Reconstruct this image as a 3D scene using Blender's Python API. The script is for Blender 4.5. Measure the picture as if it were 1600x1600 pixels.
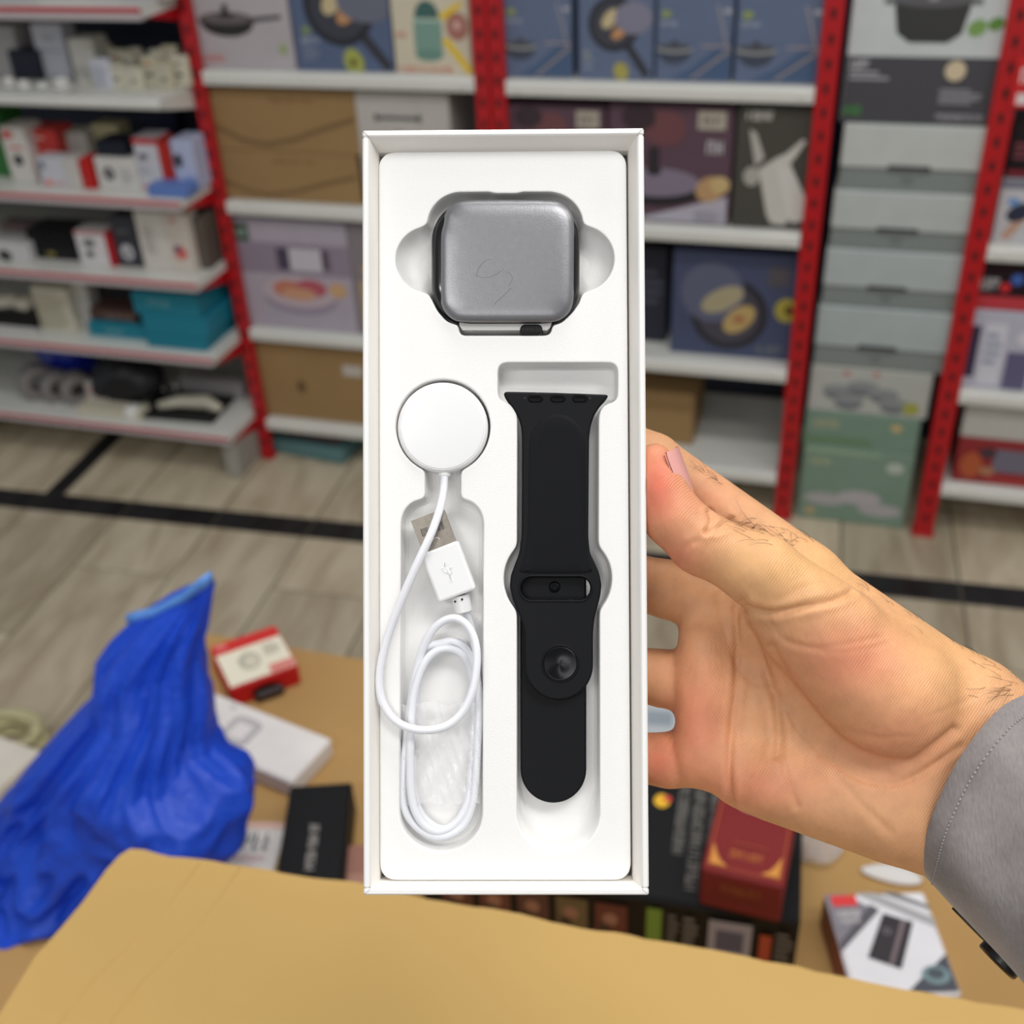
import bpy, bmesh, math, random
import numpy as np
from mathutils import Vector, Matrix
from mathutils.geometry import tessellate_polygon

for o in list(bpy.data.objects):
    bpy.data.objects.remove(o, do_unlink=True)
scene = bpy.context.scene
COL = scene.collection
rng = random.Random(7)

# ------------------------------------------------------------------ camera
F = 1800.0          # focal length in pixels of the 1600 px frame
H = 1.75            # camera height


def pray(x, y):
    return Vector(((x - 800) / F, -(y - 800) / F, -1.0))


_up = -pray(940, 3500).normalized()
_X = -pray(-5400, -130).normalized()
_X = (_X - _up * _X.dot(_up)).normalized()
_Y = _up.cross(_X)
_R = Matrix((_X, _Y, _up))
_R = Matrix.Rotation(-0.0325, 3, 'Z') @ _R
CAM = Vector((0, 0, H))
camd = bpy.data.cameras.new('camera')
camd.sensor_width = 36.0
camd.sensor_fit = 'HORIZONTAL'
camd.lens = F / 1600 * 36
camd.clip_start = 0.01
camd.clip_end = 50
camd.dof.use_dof = True
camd.dof.focus_distance = 0.358
camd.dof.aperture_fstop = 12.0
cam = bpy.data.objects.new('camera', camd)
cam.matrix_world = Matrix.Translation(CAM) @ _R.to_4x4()
COL.objects.link(cam)
scene.camera = cam

# ------------------------------------------------------------------ light
scene.cycles.diffuse_bounces = 8
scene.view_settings.view_transform = 'Standard'
scene.view_settings.look = 'None'
scene.view_settings.gamma = 1.0
scene.view_settings.use_curve_mapping = False
scene.view_settings.exposure = -0.22
w = bpy.data.worlds.new('shop_ambient')
scene.world = w
w.use_nodes = True
w.node_tree.nodes['Background'].inputs[0].default_value = (0.93, 0.96, 1.0, 1)
w.node_tree.nodes['Background'].inputs[1].default_value = 0.42


def area(name, loc, target, sx, sy, power, col=(1, 0.985, 0.955)):
    l = bpy.data.lights.new(name, 'AREA')
    l.shape = 'RECTANGLE'
    l.size, l.size_y = sx, sy
    l.energy = power
    l.color = col
    o = bpy.data.objects.new(name, l)
    o.location = loc
    o.rotation_euler = (Vector(target) - Vector(loc)).to_track_quat('-Z', 'Y').to_euler()
    COL.objects.link(o)
    return o


# fluorescent ceiling fittings of the shop; the rear one is an added fill
area('ceiling_lamp_near', (0.75, 0.05, 3.1), (0.75, 0.05, 0), 1.25, 0.45, 24)
area('ceiling_lamp_behind', (-0.6, -1.5, 3.1), (-0.6, -1.5, 0), 1.25, 0.3, 26)
area('ceiling_lamp_aisle', (-0.4, 1.0, 3.1), (-0.4, 1.0, 0), 1.25, 0.3, 24)
area('fill_lamp_rear', (0.7, -3.9, 3.1), (0.7, -3.9, 0), 1.25, 0.6, 74)  # added lamp with no seen source, lifts the box's shaded top inner wall
area('ceiling_lamp_aisle_far', (1.6, 1.0, 3.1), (1.6, 1.0, 0), 1.25, 0.3, 14)

# ------------------------------------------------------------------ helpers


def P(x, y, X=None, Y=None, Z=None):
    """world point on the sight line of a photograph pixel, on a plane of the shop"""
    d = _R @ pray(x, y)
    if Z is not None:
        t = (Z - H) / d.z
    elif Y is not None:
        t = Y / d.y
    else:
        t = X / d.x
    return CAM + d * t


def srgb(c):
    out = []
    for v in c[:3]:
        v = v / 255.0
        out.append(v / 12.92 if v <= 0.04045 else ((v + 0.055) / 1.055) ** 2.4)
    return out


_mats = {}


def mat(name, col, rough=0.6, metal=0.0, noise=0.0, nscale=40.0, bump=0.0, bscale=200.0, spec=0.5,
        coat=0.0, sss=0.0, aniso=0.0, trans=0.0, alpha=1.0, sheen=0.0, stretch=None):
    if name in _mats:
        return _mats[name]
    m = bpy.data.materials.new(name)
    m.use_nodes = True
    nt = m.node_tree
    b = nt.nodes['Principled BSDF']
    c = srgb(col) + [1.0]
    b.inputs['Base Color'].default_value = c
    b.inputs['Roughness'].default_value = rough
    b.inputs['Metallic'].default_value = metal
    b.inputs['Specular IOR Level'].default_value = spec
    b.inputs['Coat Weight'].default_value = coat
    b.inputs['Anisotropic'].default_value = aniso
    b.inputs['Transmission Weight'].default_value = trans
    b.inputs['Alpha'].default_value = alpha
    b.inputs['Sheen Weight'].default_value = sheen
    if sss:
        b.inputs['Subsurface Weight'].default_value = sss
        b.inputs['Subsurface Radius'].default_value = (1.0, 0.35, 0.2)
        b.inputs['Subsurface Scale'].default_value = 0.003
    tc = nt.nodes.new('ShaderNodeTexCoord')
    src = tc.outputs['Object']
    if stretch:
        mp = nt.nodes.new('ShaderNodeMapping')
        mp.inputs['Scale'].default_value = stretch
        nt.links.new(src, mp.inputs['Vector'])
        src = mp.outputs['Vector']
    if noise:
        n = nt.nodes.new('ShaderNodeTexNoise')
        n.inputs['Scale'].default_value = nscale
        n.inputs['Detail'].default_value = 6
        nt.links.new(src, n.inputs['Vector'])
        hsv = nt.nodes.new('ShaderNodeHueSaturation')
        hsv.inputs['Color'].default_value = c
        mr = nt.nodes.new('ShaderNodeMapRange')
        mr.inputs['From Min'].default_value = 0.25
        mr.inputs['From Max'].default_value = 0.75
        mr.inputs['To Min'].default_value = 1 - noise
        mr.inputs['To Max'].default_value = 1 + noise
        nt.links.new(n.outputs['Fac'], mr.inputs['Value'])
        nt.links.new(mr.outputs['Result'], hsv.inputs['Value'])
        nt.links.new(hsv.outputs['Color'], b.inputs['Base Color'])
    if bump:
        n2 = nt.nodes.new('ShaderNodeTexNoise')
        n2.inputs['Scale'].default_value = bscale
        n2.inputs['Detail'].default_value = 4
        nt.links.new(src, n2.inputs['Vector'])
        bp_ = nt.nodes.new('ShaderNodeBump')
        bp_.inputs['Strength'].default_value = bump
        bp_.inputs['Distance'].default_value = 0.002
        nt.links.new(n2.outputs['Fac'], bp_.inputs['Height'])
        nt.links.new(bp_.outputs['Normal'], b.inputs['Normal'])
    _mats[name] = m
    return m


def colmat(c, rough=0.55, noise=0.05):
    return mat('card_%d_%d_%d_%d' % (c[0], c[1], c[2], int(rough * 100)), c, rough, noise=noise, nscale=18, spec=0.3)


# flat print: one colour per printed shape, kept as a colour attribute
PRINT = bpy.data.materials.new('flat_print')
PRINT.use_nodes = True
_n = PRINT.node_tree.nodes.new('ShaderNodeAttribute')
_n.attribute_name = 'Col'
PRINT.node_tree.links.new(_n.outputs['Color'], PRINT.node_tree.nodes['Principled BSDF'].inputs['Base Color'])
PRINT.node_tree.nodes['Principled BSDF'].inputs['Roughness'].default_value = 0.45


def tag(o, label, cat, group=None, kind=None):
    if label:
        o['label'] = label
    if cat:
        o['category'] = cat
    if group:
        o['group'] = group
    if kind:
        o['kind'] = kind
    return o


def empty(name, loc=(0, 0, 0), mw=None):
    o = bpy.data.objects.new(name, None)
    o.empty_display_size = 0.02
    if mw is not None:
        o.matrix_world = mw
    else:
        o.location = loc
    COL.objects.link(o)
    return o


class MB:
    def __init__(s):
        s.v, s.f, s.m, s.sm = [], [], [], []

    def add(s, vs, fs, mi=0, smooth=False):
        k = len(s.v)
        s.v += [tuple(v) for v in vs]
        for f in fs:
            s.f.append(tuple(i + k for i in f))
            s.m.append(mi)
            s.sm.append(smooth)
        return s

    def rbox(s, x0, x1, y0, y1, z0, z1, b=0.002, mi=0, M=None):
        b = min(b, abs(x1 - x0) * .45, abs(y1 - y0) * .45, abs(z1 - z0) * .45)
        c = [(x0 + x1) / 2, (y0 + y1) / 2, (z0 + z1) / 2]
        h = [abs(x1 - x0) / 2, abs(y1 - y0) / 2, abs(z1 - z0) / 2]
        idx, vs = {}, []
        for sx in (-1, 1):
            for sy in (-1, 1):
                for sz in (-1, 1):
                    for ax in range(3):
                        sg = (sx, sy, sz)
                        p = [c[i] + sg[i] * (h[i] if i == ax else h[i] - b) for i in range(3)]
                        idx[(sg, ax)] = len(vs)
                        vs.append(Vector(p))
        fs = []
        for ax in range(3):
            for sg in (-1, 1):
                o1, o2 = [i for i in range(3) if i != ax]
                q = []
                for a, bb in ((-1, -1), (1, -1), (1, 1), (-1, 1)):
                    t = [0, 0, 0]
                    t[ax], t[o1], t[o2] = sg, a, bb
                    q.append(idx[(tuple(t), ax)])
                fs.append(q)
        for ax in range(3):
            o1, o2 = [i for i in range(3) if i != ax]
            for a in (-1, 1):
                for bb in (-1, 1):
                    t0, t1 = [0, 0, 0], [0, 0, 0]
                    t0[ax], t0[o1], t0[o2] = -1, a, bb
                    t1[ax], t1[o1], t1[o2] = 1, a, bb
                    fs.append([idx[(tuple(t0), o1)], idx[(tuple(t1), o1)], idx[(tuple(t1), o2)], idx[(tuple(t0), o2)]])
        for sx in (-1, 1):
            for sy in (-1, 1):
                for sz in (-1, 1):
                    fs.append([idx[((sx, sy, sz), ax)] for ax in range(3)])
        cv = Vector(c)
        for f in fs:
            n = (vs[f[1]] - vs[f[0]]).cross(vs[f[2]] - vs[f[0]])
            mid = sum((vs[i] for i in f), Vector()) / len(f)
            if n.dot(mid - cv) < 0:
                f.reverse()
        if M is not None:
            vs = [M @ v for v in vs]
        return s.add(vs, fs, mi)

    def loft(s, rings, closed=True, cap0=False, cap1=False, mi=0, smooth=True):
        n = len(rings[0])
        vs = [p for r in rings for p in r]
        fs = []
        for i in range(len(rings) - 1):
            for j in range(n if closed else n - 1):
                a, b = i * n + j, i * n + (j + 1) % n
                fs.append((a, b, b + n, a + n))
        if cap0:
            fs.append(tuple(range(n - 1, -1, -1)))
        if cap1:
            k = (len(rings) - 1) * n
            fs.append(tuple(range(k, k + n)))
        return s.add(vs, fs, mi, smooth)

    def tube(s, pts, r, seg=10, caps=True, mi=0, closed=False):
        pts = [Vector(p) for p in pts]
        rs = r if isinstance(r, (list, tuple)) else [r] * len(pts)
        up = Vector((0.123, 0.31, 0.94)).normalized()
        rings = []
        prev = None
        for i, p in enumerate(pts):
            a = pts[max(i - 1, 0)]
            b = pts[min(i + 1, len(pts) - 1)]
            if closed:
                a, b = pts[i - 1], pts[(i + 1) % len(pts)]
            t = (b - a).normalized()
            if prev is None:
                u = t.cross(up)
                if u.length < 1e-4:
                    u = t.cross(Vector((1, 0, 0)))
                u.normalize()
            else:
                u = (prev - t * prev.dot(t)).normalized()
            prev = u
            v = t.cross(u)
            rings.append([p + (u * math.cos(2 * math.pi * k / seg) + v * math.sin(2 * math.pi * k / seg)) * rs[i] for k in range(seg)])
        if closed:
            rings.append(rings[0])
        return s.loft(rings, True, caps and not closed, caps and not closed, mi)

    def lathe(s, prof, seg=32, M=None, mi=0, cap0=False, cap1=False):
        rings = []
        for r, z in prof:
            ring = [Vector((r * math.cos(2 * math.pi * k / seg), r * math.sin(2 * math.pi * k / seg), z)) for k in range(seg)]
            rings.append([M @ q for q in ring] if M is not None else ring)
        return s.loft(rings, True, cap0, cap1, mi)

    def prism(s, poly, z0, z1, holes=(), mi=0, M=None, bottom=True):
        """flat polygon with holes (lists of 2-d points) extruded from z0 to z1"""
        loops = [poly] + list(holes)
        tris = tessellate_polygon([[Vector((p[0], p[1], 0)) for p in l] for l in loops])
        flat = [p for l in loops for p in l]
        T = (lambda v: M @ v) if M is not None else (lambda v: v)
        k = len(flat)
        vs = [T(Vector((p[0], p[1], z1))) for p in flat] + [T(Vector((p[0], p[1], z0))) for p in flat]
        fs = []
        for t in tris:
            a, b, c = (flat[i] for i in t)
            ar = (b[0] - a[0]) * (c[1] - a[1]) - (b[1] - a[1]) * (c[0] - a[0])
            t = tuple(t) if ar > 0 else (t[2], t[1], t[0])
            fs.append(t)
            if bottom:
                fs.append((t[2] + k, t[1] + k, t[0] + k))
        st = 0
        for li, l in enumerate(loops):
            n = len(l)
            ar = sum(l[i][0] * l[(i + 1) % n][1] - l[(i + 1) % n][0] * l[i][1] for i in range(n))
            ccw = (ar > 0) == (li == 0)
            for i in range(n):
                a, b = st + i, st + (i + 1) % n
                fs.append((a + k, b + k, b, a) if ccw else (a, b, b + k, a + k))
            st += n
        return s.add(vs, fs, mi)

    def build(s, name, mats, parent=None, angle=None, recalc=False):
        me = bpy.data.meshes.new(name)
        me.from_pydata(s.v, [], s.f)
        ml = mats if isinstance(mats, (list, tuple)) else [mats]
        for m in ml:
            me.materials.append(m)
        me.polygons.foreach_set('material_index', s.m)
        if angle is not None:
            me.polygons.foreach_set('use_smooth', [True] * len(s.f))
        else:
            me.polygons.foreach_set('use_smooth', s.sm)
        if recalc:
            bm = bmesh.new()
            bm.from_mesh(me)
            bmesh.ops.remove_doubles(bm, verts=bm.verts, dist=1e-6)
            bmesh.ops.recalc_face_normals(bm, faces=bm.faces)
            bm.to_mesh(me)
            bm.free()
        if angle is not None:
            me.set_sharp_from_angle(angle=math.radians(angle))
        me.update()
        o = bpy.data.objects.new(name, me)
        COL.objects.link(o)
        if parent is not None:
            o.parent = parent
        return o


def ell(cx, cy, rx, ry=None, n=28, a0=0, a1=360, rot=0):
    ry = rx if ry is None else ry
    out = []
    full = abs(a1 - a0) >= 360
    for i in range(n if full else n + 1):
        a = math.radians(a0 + (a1 - a0) * i / n)
        x, y = rx * math.cos(a), ry * math.sin(a)
        c, s_ = math.cos(math.radians(rot)), math.sin(math.radians(rot))
        out.append((cx + x * c - y * s_, cy + x * s_ + y * c))
    return out


def rrect(x0, x1, y0, y1, r, n=6):
    out = []
    for cx, cy, a in ((x1 - r, y1 - r, 0), (x0 + r, y1 - r, 90), (x0 + r, y0 + r, 180), (x1 - r, y0 + r, 270)):
        out += ell(cx, cy, r, r, n, a, a + 90)
    return out


class Print:
    """flat printed shapes on one face: u to the right, v up, in metres from the face's lower left corner"""

    def __init__(s, O, U, V, w, h):
        s.O, s.U, s.V = Vector(O), Vector(U).normalized(), Vector(V).normalized()
        s.N = s.U.cross(s.V)
        s.w, s.h = w, h
        s.v, s.f, s.c = [], [], []
        s.lay = 0

    def _put(s, pts, fs, col):
        s.lay += 1
        k = len(s.v)
        off = s.N * (0.0004 + 0.00012 * s.lay)
        s.v += [s.O + s.U * (p[0] * s.w) + s.V * (p[1] * s.h) + off for p in pts]
        for f in fs:
            s.f.append(tuple(i + k for i in f))
            s.c.append(srgb(col) + [1])

    def poly(s, pts, col):
        pts = [(min(max(p[0], 0.004), 0.996), min(max(p[1], 0.004), 0.996)) for p in pts]
        tr = tessellate_polygon([[Vector((p[0], p[1], 0)) for p in pts]])
        fs = []
        for t in tr:
            a, b, c = (pts[i] for i in t)
            ar = (b[0] - a[0]) * (c[1] - a[1]) - (b[1] - a[1]) * (c[0] - a[0])
            if abs(ar) > 1e-9:
                fs.append(tuple(t) if ar > 0 else (t[2], t[1], t[0]))
        s._put(pts, fs, col)
        return s

    def rect(s, x0, y0, x1, y1, col):
        return s.poly([(x0, y0), (x1, y0), (x1, y1), (x0, y1)], col)

    def ell(s, cx, cy, rx, ry, col, rot=0, a0=0, a1=360):
        # rx, ry in fractions of width; keeps circles round
        k = s.w / s.h
        return s.poly([(cx + (p[0]), cy + p[1] * k) for p in ell(0, 0, rx, ry, 26, a0, a1, rot)], col)

    def marks(s, n, x0, y0, x1, y1, col, vert=False):
        """a row of n small blurred-out letter forms, too small to read in the photograph"""
        r = random.Random(n * 31 + int(x0 * 1000))
        pts, fs = [], []

        def bar(a, b, c, d):
            k = len(pts)
            q = [(a, b), (c, b), (c, d), (a, d)]
            if vert:
                pts.extend((x1 - v * (x1 - x0), y0 + u * (y1 - y0)) for u, v in q)
            else:
                pts.extend((x0 + u * (x1 - x0), y0 + v * (y1 - y0)) for u, v in q)
            fs.append((k, k + 1, k + 2, k + 3))
        cw = 1.0 / n
        for i in range(n):
            a = i * cw
            b = a + cw * .78
            bar(a, 0, a + cw * .24, 1)
            if r.random() < .7:
                bar(b - cw * .22, 0 if r.random() < .7 else .4, b, 1)
            hy = .82 if r.random() < .6 else .42
            bar(a + cw * .24, hy, b - cw * .22, hy + .17)
            if r.random() < .5:
                bar(a + cw * .24, 0, b - cw * .22, .18)
        s._put(pts, fs, col)
        return s

    def lines(s, x0, y0, x1, y1, n, col, seed=1):
        r = random.Random(seed)
        for i in range(n):
            yy = y1 - (y1 - y0) * (i + .5) / n
            hh = (y1 - y0) / n * .28
            s.rect(x0, yy - hh, x0 + (x1 - x0) * (0.65 + .35 * r.random()), yy + hh, col)
        return s

    def build(s, parent, name='print'):
        if not s.f:
            return None
        me = bpy.data.meshes.new(name)
        me.from_pydata(s.v, [], s.f)
        me.materials.append(PRINT)
        at = me.color_attributes.new('Col', 'FLOAT_COLOR', 'CORNER')
        d = []
        for p, c in zip(me.polygons, s.c):
            d += c * p.loop_total
        at.data.foreach_set('color', d)
        o = bpy.data.objects.new(name, me)
        COL.objects.link(o)
        o.parent = parent
        return o

# ------------------------------------------------------------------ the shop: floor, wall
Y0 = (P(412, 715, Z=0).y + P(1228, 812, Z=0).y) / 2      # plane of the shelf fronts
RED = mat('red_powder_coat', (178, 16, 26), 0.42, noise=0.06, nscale=30)
WHT = mat('white_powder_coat', (216, 216, 210), 0.38, noise=0.03, nscale=12)
DARKHOLE = mat('slot_dark', (48, 8, 10), 0.8)
NAVY = mat('blue_grey_panel', (48, 55, 75), 0.6, noise=0.08, nscale=6)
GREYW = mat('price_rail_grey', (188, 180, 182), 0.4)
RAILRED = mat('price_rail_red', (182, 62, 68), 0.4)
KRAFT = mat('kraft_cardboard', (176, 138, 84), 0.82, noise=0.06, nscale=7, bump=0.05, bscale=60)
KRAFT3 = mat('kraft_cardboard_grey', (152, 122, 80), 0.82, noise=0.07, nscale=7, bump=0.05, bscale=60)
KRAFT2 = mat('kraft_cardboard_tan', (184, 150, 88), 0.8, noise=0.05, nscale=6, bump=0.08, bscale=90)
STEEL = mat('zinc_bolt', (150, 150, 148), 0.35, metal=0.8)


def tile_material(name, base, vein, amt):
    m = bpy.data.materials.new(name)
    m.use_nodes = True
    nt = m.node_tree
    b = nt.nodes['Principled BSDF']
    b.inputs['Roughness'].default_value = 0.42
    b.inputs['Specular IOR Level'].default_value = 0.3
    tc = nt.nodes.new('ShaderNodeTexCoord')
    oi = nt.nodes.new('ShaderNodeObjectInfo')
    add = nt.nodes.new('ShaderNodeVectorMath')
    add.operation = 'MULTIPLY_ADD'
    comb = nt.nodes.new('ShaderNodeCombineXYZ')
    mul = nt.nodes.new('ShaderNodeMath')
    mul.operation = 'MULTIPLY'
    mul.inputs[1].default_value = 37.0
    nt.links.new(oi.outputs['Random'], mul.inputs[0])
    nt.links.new(mul.outputs[0], comb.inputs[2])
    mp = nt.nodes.new('ShaderNodeMapping')
    mp.inputs['Scale'].default_value = (9, 2.2, 1)
    mp.inputs['Rotation'].default_value = (0, 0, 0.35)
    nt.links.new(tc.outputs['Object'], mp.inputs['Vector'])
    add.inputs[1].default_value = (1, 1, 1)
    nt.links.new(mp.outputs['Vector'], add.inputs[0])
    nt.links.new(comb.outputs[0], add.inputs[2])
    n = nt.nodes.new('ShaderNodeTexNoise')
    n.inputs['Scale'].default_value = 1.6
    n.inputs['Detail'].default_value = 8
    n.inputs['Distortion'].default_value = 0.8
    nt.links.new(add.outputs[0], n.inputs['Vector'])
    cr = nt.nodes.new('ShaderNodeValToRGB')
    cr.color_ramp.elements[0].position = 0.34
    cr.color_ramp.elements[0].color = srgb(vein) + [1]
    cr.color_ramp.elements[1].position = 0.62
    cr.color_ramp.elements[1].color = srgb(base) + [1]
    nt.links.new(n.outputs['Fac'], cr.inputs[0])
    hsv = nt.nodes.new('ShaderNodeHueSaturation')
    mr = nt.nodes.new('ShaderNodeMapRange')
    mr.inputs['To Min'].default_value = 1 - amt
    mr.inputs['To Max'].default_value = 1 + amt
    nt.links.new(oi.outputs['Random'], mr.inputs['Value'])
    nt.links.new(mr.outputs['Result'], hsv.inputs['Value'])
    nt.links.new(cr.outputs['Color'], hsv.inputs['Color'])
    nt.links.new(hsv.outputs['Color'], b.inputs['Base Color'])
    return m


TILE = tile_material('marbled_stone_tile', (196, 184, 160), (168, 153, 129), 0.14)
TILEK = tile_material('black_stone_tile', (40, 40, 42), (24, 24, 26), 0.1)
GROUT = mat('grout', (104, 96, 82), 0.9, noise=0.1)

mb = MB()
mb.rbox(-4.0, 3.0, -1.6, Y0 + 0.6, -0.06, -0.004, 0.001)
floor = mb.build('floor', GROUT)
tag(floor, 'marbled beige-grey tiled shop floor with a black border strip', 'floor', kind='structure')
mb = MB()
mb.rbox(-4.0, 3.0, Y0 + 0.52, Y0 + 0.6, -0.004, 2.0, 0.002)
tag(mb.build('wall_back', NAVY), 'blue-grey back wall behind the shelving', 'wall', kind='structure')

_a, _b = P(0, 776, Z=0), P(1430, 918, Z=0)
FA = math.atan2(_b.y - _a.y, _b.x - _a.x)
eu, ev = Vector((math.cos(FA), math.sin(FA), 0)), Vector((-math.sin(FA), math.cos(FA), 0))
TW, TL, GAP, SW = 0.28, 0.56, 0.005, 0.086
_tm = {}


def tile(u, v, wu, lv, m):
    key = (round(wu, 3), round(lv, 3), m.name)
    c = _a + eu * u + ev * v
    if key not in _tm:
        q = MB().rbox(-wu / 2 + GAP / 2, wu / 2 - GAP / 2, -lv / 2 + GAP / 2, lv / 2 - GAP / 2, -0.012, 0, 0.0015)
        o = q.build('tile', m, floor)
        _tm[key] = o.data
    else:
        o = bpy.data.objects.new('tile', _tm[key])
        COL.objects.link(o)
        o.parent = floor
    o.location = (c.x, c.y, 0)
    o.rotation_euler = (0, 0, FA)


u0 = (P(471, 845, Z=0) - _a).dot(eu)
lo, hi = -SW / 2 - 0.0, SW / 2
for k in range(-6, 11):
    uc = u0 + TW * (k + 0.5)
    edge = 0.23 if k % 2 == 0 else 0.51
    v = lo
    L = edge
    while v > -2.4:
        tile(uc, v - L / 2, TW, L, TILE)
        v -= L
        L = TL
    tile(uc, 0, TW, SW, TILEK)
    if k == -3:
        tile(uc - TW / 2 + 0.03, hi + 0.56, 0.06, 1.12, TILEK)
        tile(uc + 0.03, hi + 0.56, TW - 0.06, 1.12, TILE)
    else:
        L = 0.28 if k % 2 else 0.5
        tile(uc, hi + L / 2, TW, L, TILE)
        tile(uc, hi + L + 0.3, TW, 0.6, TILE)

# ------------------------------------------------------------------ shelving
ZS = {'S1': P(740, 121, Y=Y0).z, 'S2': P(345, 314, Y=Y0).z, 'S3': P(383, 513, Y=Y0).z, 'S4': P(480, 662, Y=Y0).z,
      'T1': P(1283, 138, Y=Y0).z, 'T2': P(1260, 367, Y=Y0).z, 'T3': P(1238, 580, Y=Y0).z, 'T4': P(1222, 742, Y=Y0).z,
      'R1': P(1560, 386, Y=Y0).z, 'R2': P(1500, 611, Y=Y0).z, 'R3': P(1470, 757, Y=Y0).z}
XU1, XU2, XU3, XU4 = P(290, 30, Y=Y0).x, P(760, 20, Y=Y0).x, P(1305, 0, Y=Y0).x, P(1560, 205, Y=Y0).x


def post(parent, xc, wd, top=2.05, yf=None, slots=True):
    yf = Y0 if yf is None else yf
    q = MB()
    t = 0.0035
    # slotted angle section: front web and a return flange, with a foot plate
    q.rbox(xc - wd / 2, xc + wd / 2, yf - t, yf, 0.004, top, 0.001)
    q.rbox(xc - wd / 2, xc - wd / 2 + t, yf, yf + wd, 0.004, top, 0.001)
    q.rbox(xc + wd / 2 - t, xc + wd / 2, yf, yf + wd * .6, 0.004, top, 0.001)
    q.rbox(xc - wd / 2 - .004, xc + wd / 2 + .004, yf - .006, yf + wd, 0.0, 0.006, 0.001)
    o = q.build('upright', RED, parent)
    if slots:
        s = MB()
        z = 0.06
        while z < top - .03:
            s.prism([(p[0] + xc, p[1] + z) for p in rrect(-.005, .005, -.011, .011, .0045, 3)], 0, 0.0016,
                    M=Matrix(((1, 0, 0, 0), (0, 0, -1, yf - t + 0.0006), (0, 1, 0, 0), (0, 0, 0, 1))))
            z += 0.05
        s.build('slots', DARKHOLE, o)['kind'] = 'stuff'
    return o


def shelf(parent, x0, x1, ztop, yf, depth, lip=0.034, rail=None, name='shelf'):
    q = MB()
    q.rbox(x0, x1, yf + .004, yf + depth, ztop - 0.006, ztop, 0.001)
    q.rbox(x0, x0 + .004, yf + .004, yf + depth, ztop - lip * .9, ztop - .003, 0.001)
    q.rbox(x1 - .004, x1, yf + .004, yf + depth, ztop - lip * .9, ztop - .003, 0.001)
    o = q.build(name, WHT, parent)
    f = MB()
    # folded front lip with a rounded nose
    prof = [(0.006, -0.001), (0.0015, -0.0003), (-0.002, -0.003), (-0.003, -0.008), (-0.003, -lip + .006), (-0.0015, -lip + .001), (0.004, -lip), (0.012, -lip)]
    f.loft([[Vector((x, yf + a, ztop + b)) for a, b in prof] for x in (x0, x1)], closed=False)
    fl = f.build('front_lip', WHT, o, angle=50)
    if rail:
        r = MB()
        r.rbox(x0, x1, yf - .008, yf - .003, ztop - lip * .45, ztop - .001, .001)
        r.build('price_rail', RAILRED, o)
        r = MB()
        r.rbox(x0, x1, yf - .0075, yf - .003, ztop - lip, ztop - lip * .45, .001)
        r.build('price_rail', GREYW, o)
    for x in (x0 + .03, x1 - .03):
        M = Matrix.Translation((x, yf - .003, ztop - lip * .5)) @ Matrix.Rotation(math.pi / 2, 4, 'X')
        b = MB().lathe([(.0001, .003), (.005, .003), (.0065, .0015), (.0065, 0)], 12, M, cap0=True)
        if not rail:
            b.build('bolt', WHT, o)
    return o


D = 0.42
PW = 0.032
ua = tag(empty('shelving_unit', (0, 0, 0)), 'red-post shelving unit with red price rails full of small boxed goods', 'shelf')
ub = tag(empty('shelving_unit', (0, 0, 0)), 'red and white shelving unit with brown cartons left of the open gift box', 'shelf')
uc_ = tag(empty('shelving_unit', (0, 0, 0)), 'red and white shelving unit with four blue pan boxes on top shelf', 'shelf')
ud = tag(empty('shelving_unit', (0, 0, 0)), 'red and white shelving unit at the right edge holding red picture boxes', 'shelf')
post(ua, XU1, PW)
post(ub, XU2 - .019, .034)
post(uc_, XU2 + .019, .034)
post(uc_, XU3, .042)
post(ud, XU4, .046)
post(ud, 1.175, .046)
for u_, x in ((ub, XU1 + .02), (uc_, XU2 + .03), (uc_, XU3 - .03), (ud, XU4 + .03), (ud, 1.17)):
    q = MB()
    q.rbox(x - .016, x + .016, Y0 + D, Y0 + D + .03, 0.0, 2.05, .001)
    q.build('upright', RED, u_)
for k in ('S1', 'S2', 'S3', 'S4'):
    shelf(ub, XU1 + PW / 2 + .002, XU2 - .038, ZS[k], Y0, D)
for k in ('T1', 'T2', 'T3', 'T4'):
    shelf(uc_, XU2 + .038, XU3 - .023, ZS[k], Y0, D)
for k in ('R1', 'R2', 'R3'):
    shelf(ud, XU4 + .024, 1.15, ZS[k], Y0, D)
# left unit: deeper shelves standing out in front of its posts
YL = Y0 - 0.15
XLE = XU1 - PW / 2 - .003
ZL = [P(200, 10, Y=YL).z, P(150, 153, Y=YL).z, P(150, 307, Y=YL).z, P(150, 430, Y=YL).z, P(150, 542, Y=YL).z, P(150, 659, Y=YL).z]
for i, z in enumerate(ZL):
    s_ = shelf(ua, -3.4, XLE, z, YL, 0.5, lip=0.024 if i else .03, rail=(i != 1))
    q = MB()
    q.prism([(YL + .01, z - .006), (Y0 + .05, z - .006), (Y0 + .05, z - .07), (YL + .01, z - .026)], XLE - .006, XLE - .002,
            M=Matrix(((0, 0, 1, 0), (1, 0, 0, 0), (0, 1, 0, 0), (0, 0, 0, 1))))
    q.build('bracket', RED if i != 1 else WHT, s_)
q = MB()
q.rbox(-3.4, XLE, Y0 + .36, Y0 + .372, 0.1, 2.05, .001)
q.build('back_panel', NAVY, ua)
q = MB()
q.rbox(XLE - .05, XLE - .004, YL + .02, Y0 + .1, 0.0, ZL[5] - .03, .008)
q.build('foot', mat('foot_grey', (156, 153, 146), .5), ua)
q = MB()
q.rbox(-2.75, -2.69, YL + .02, Y0 + .1, 0.0, ZL[5] - .03, .008)
q.build('foot', mat('foot_grey', (156, 153, 146), .5), ua)
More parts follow.
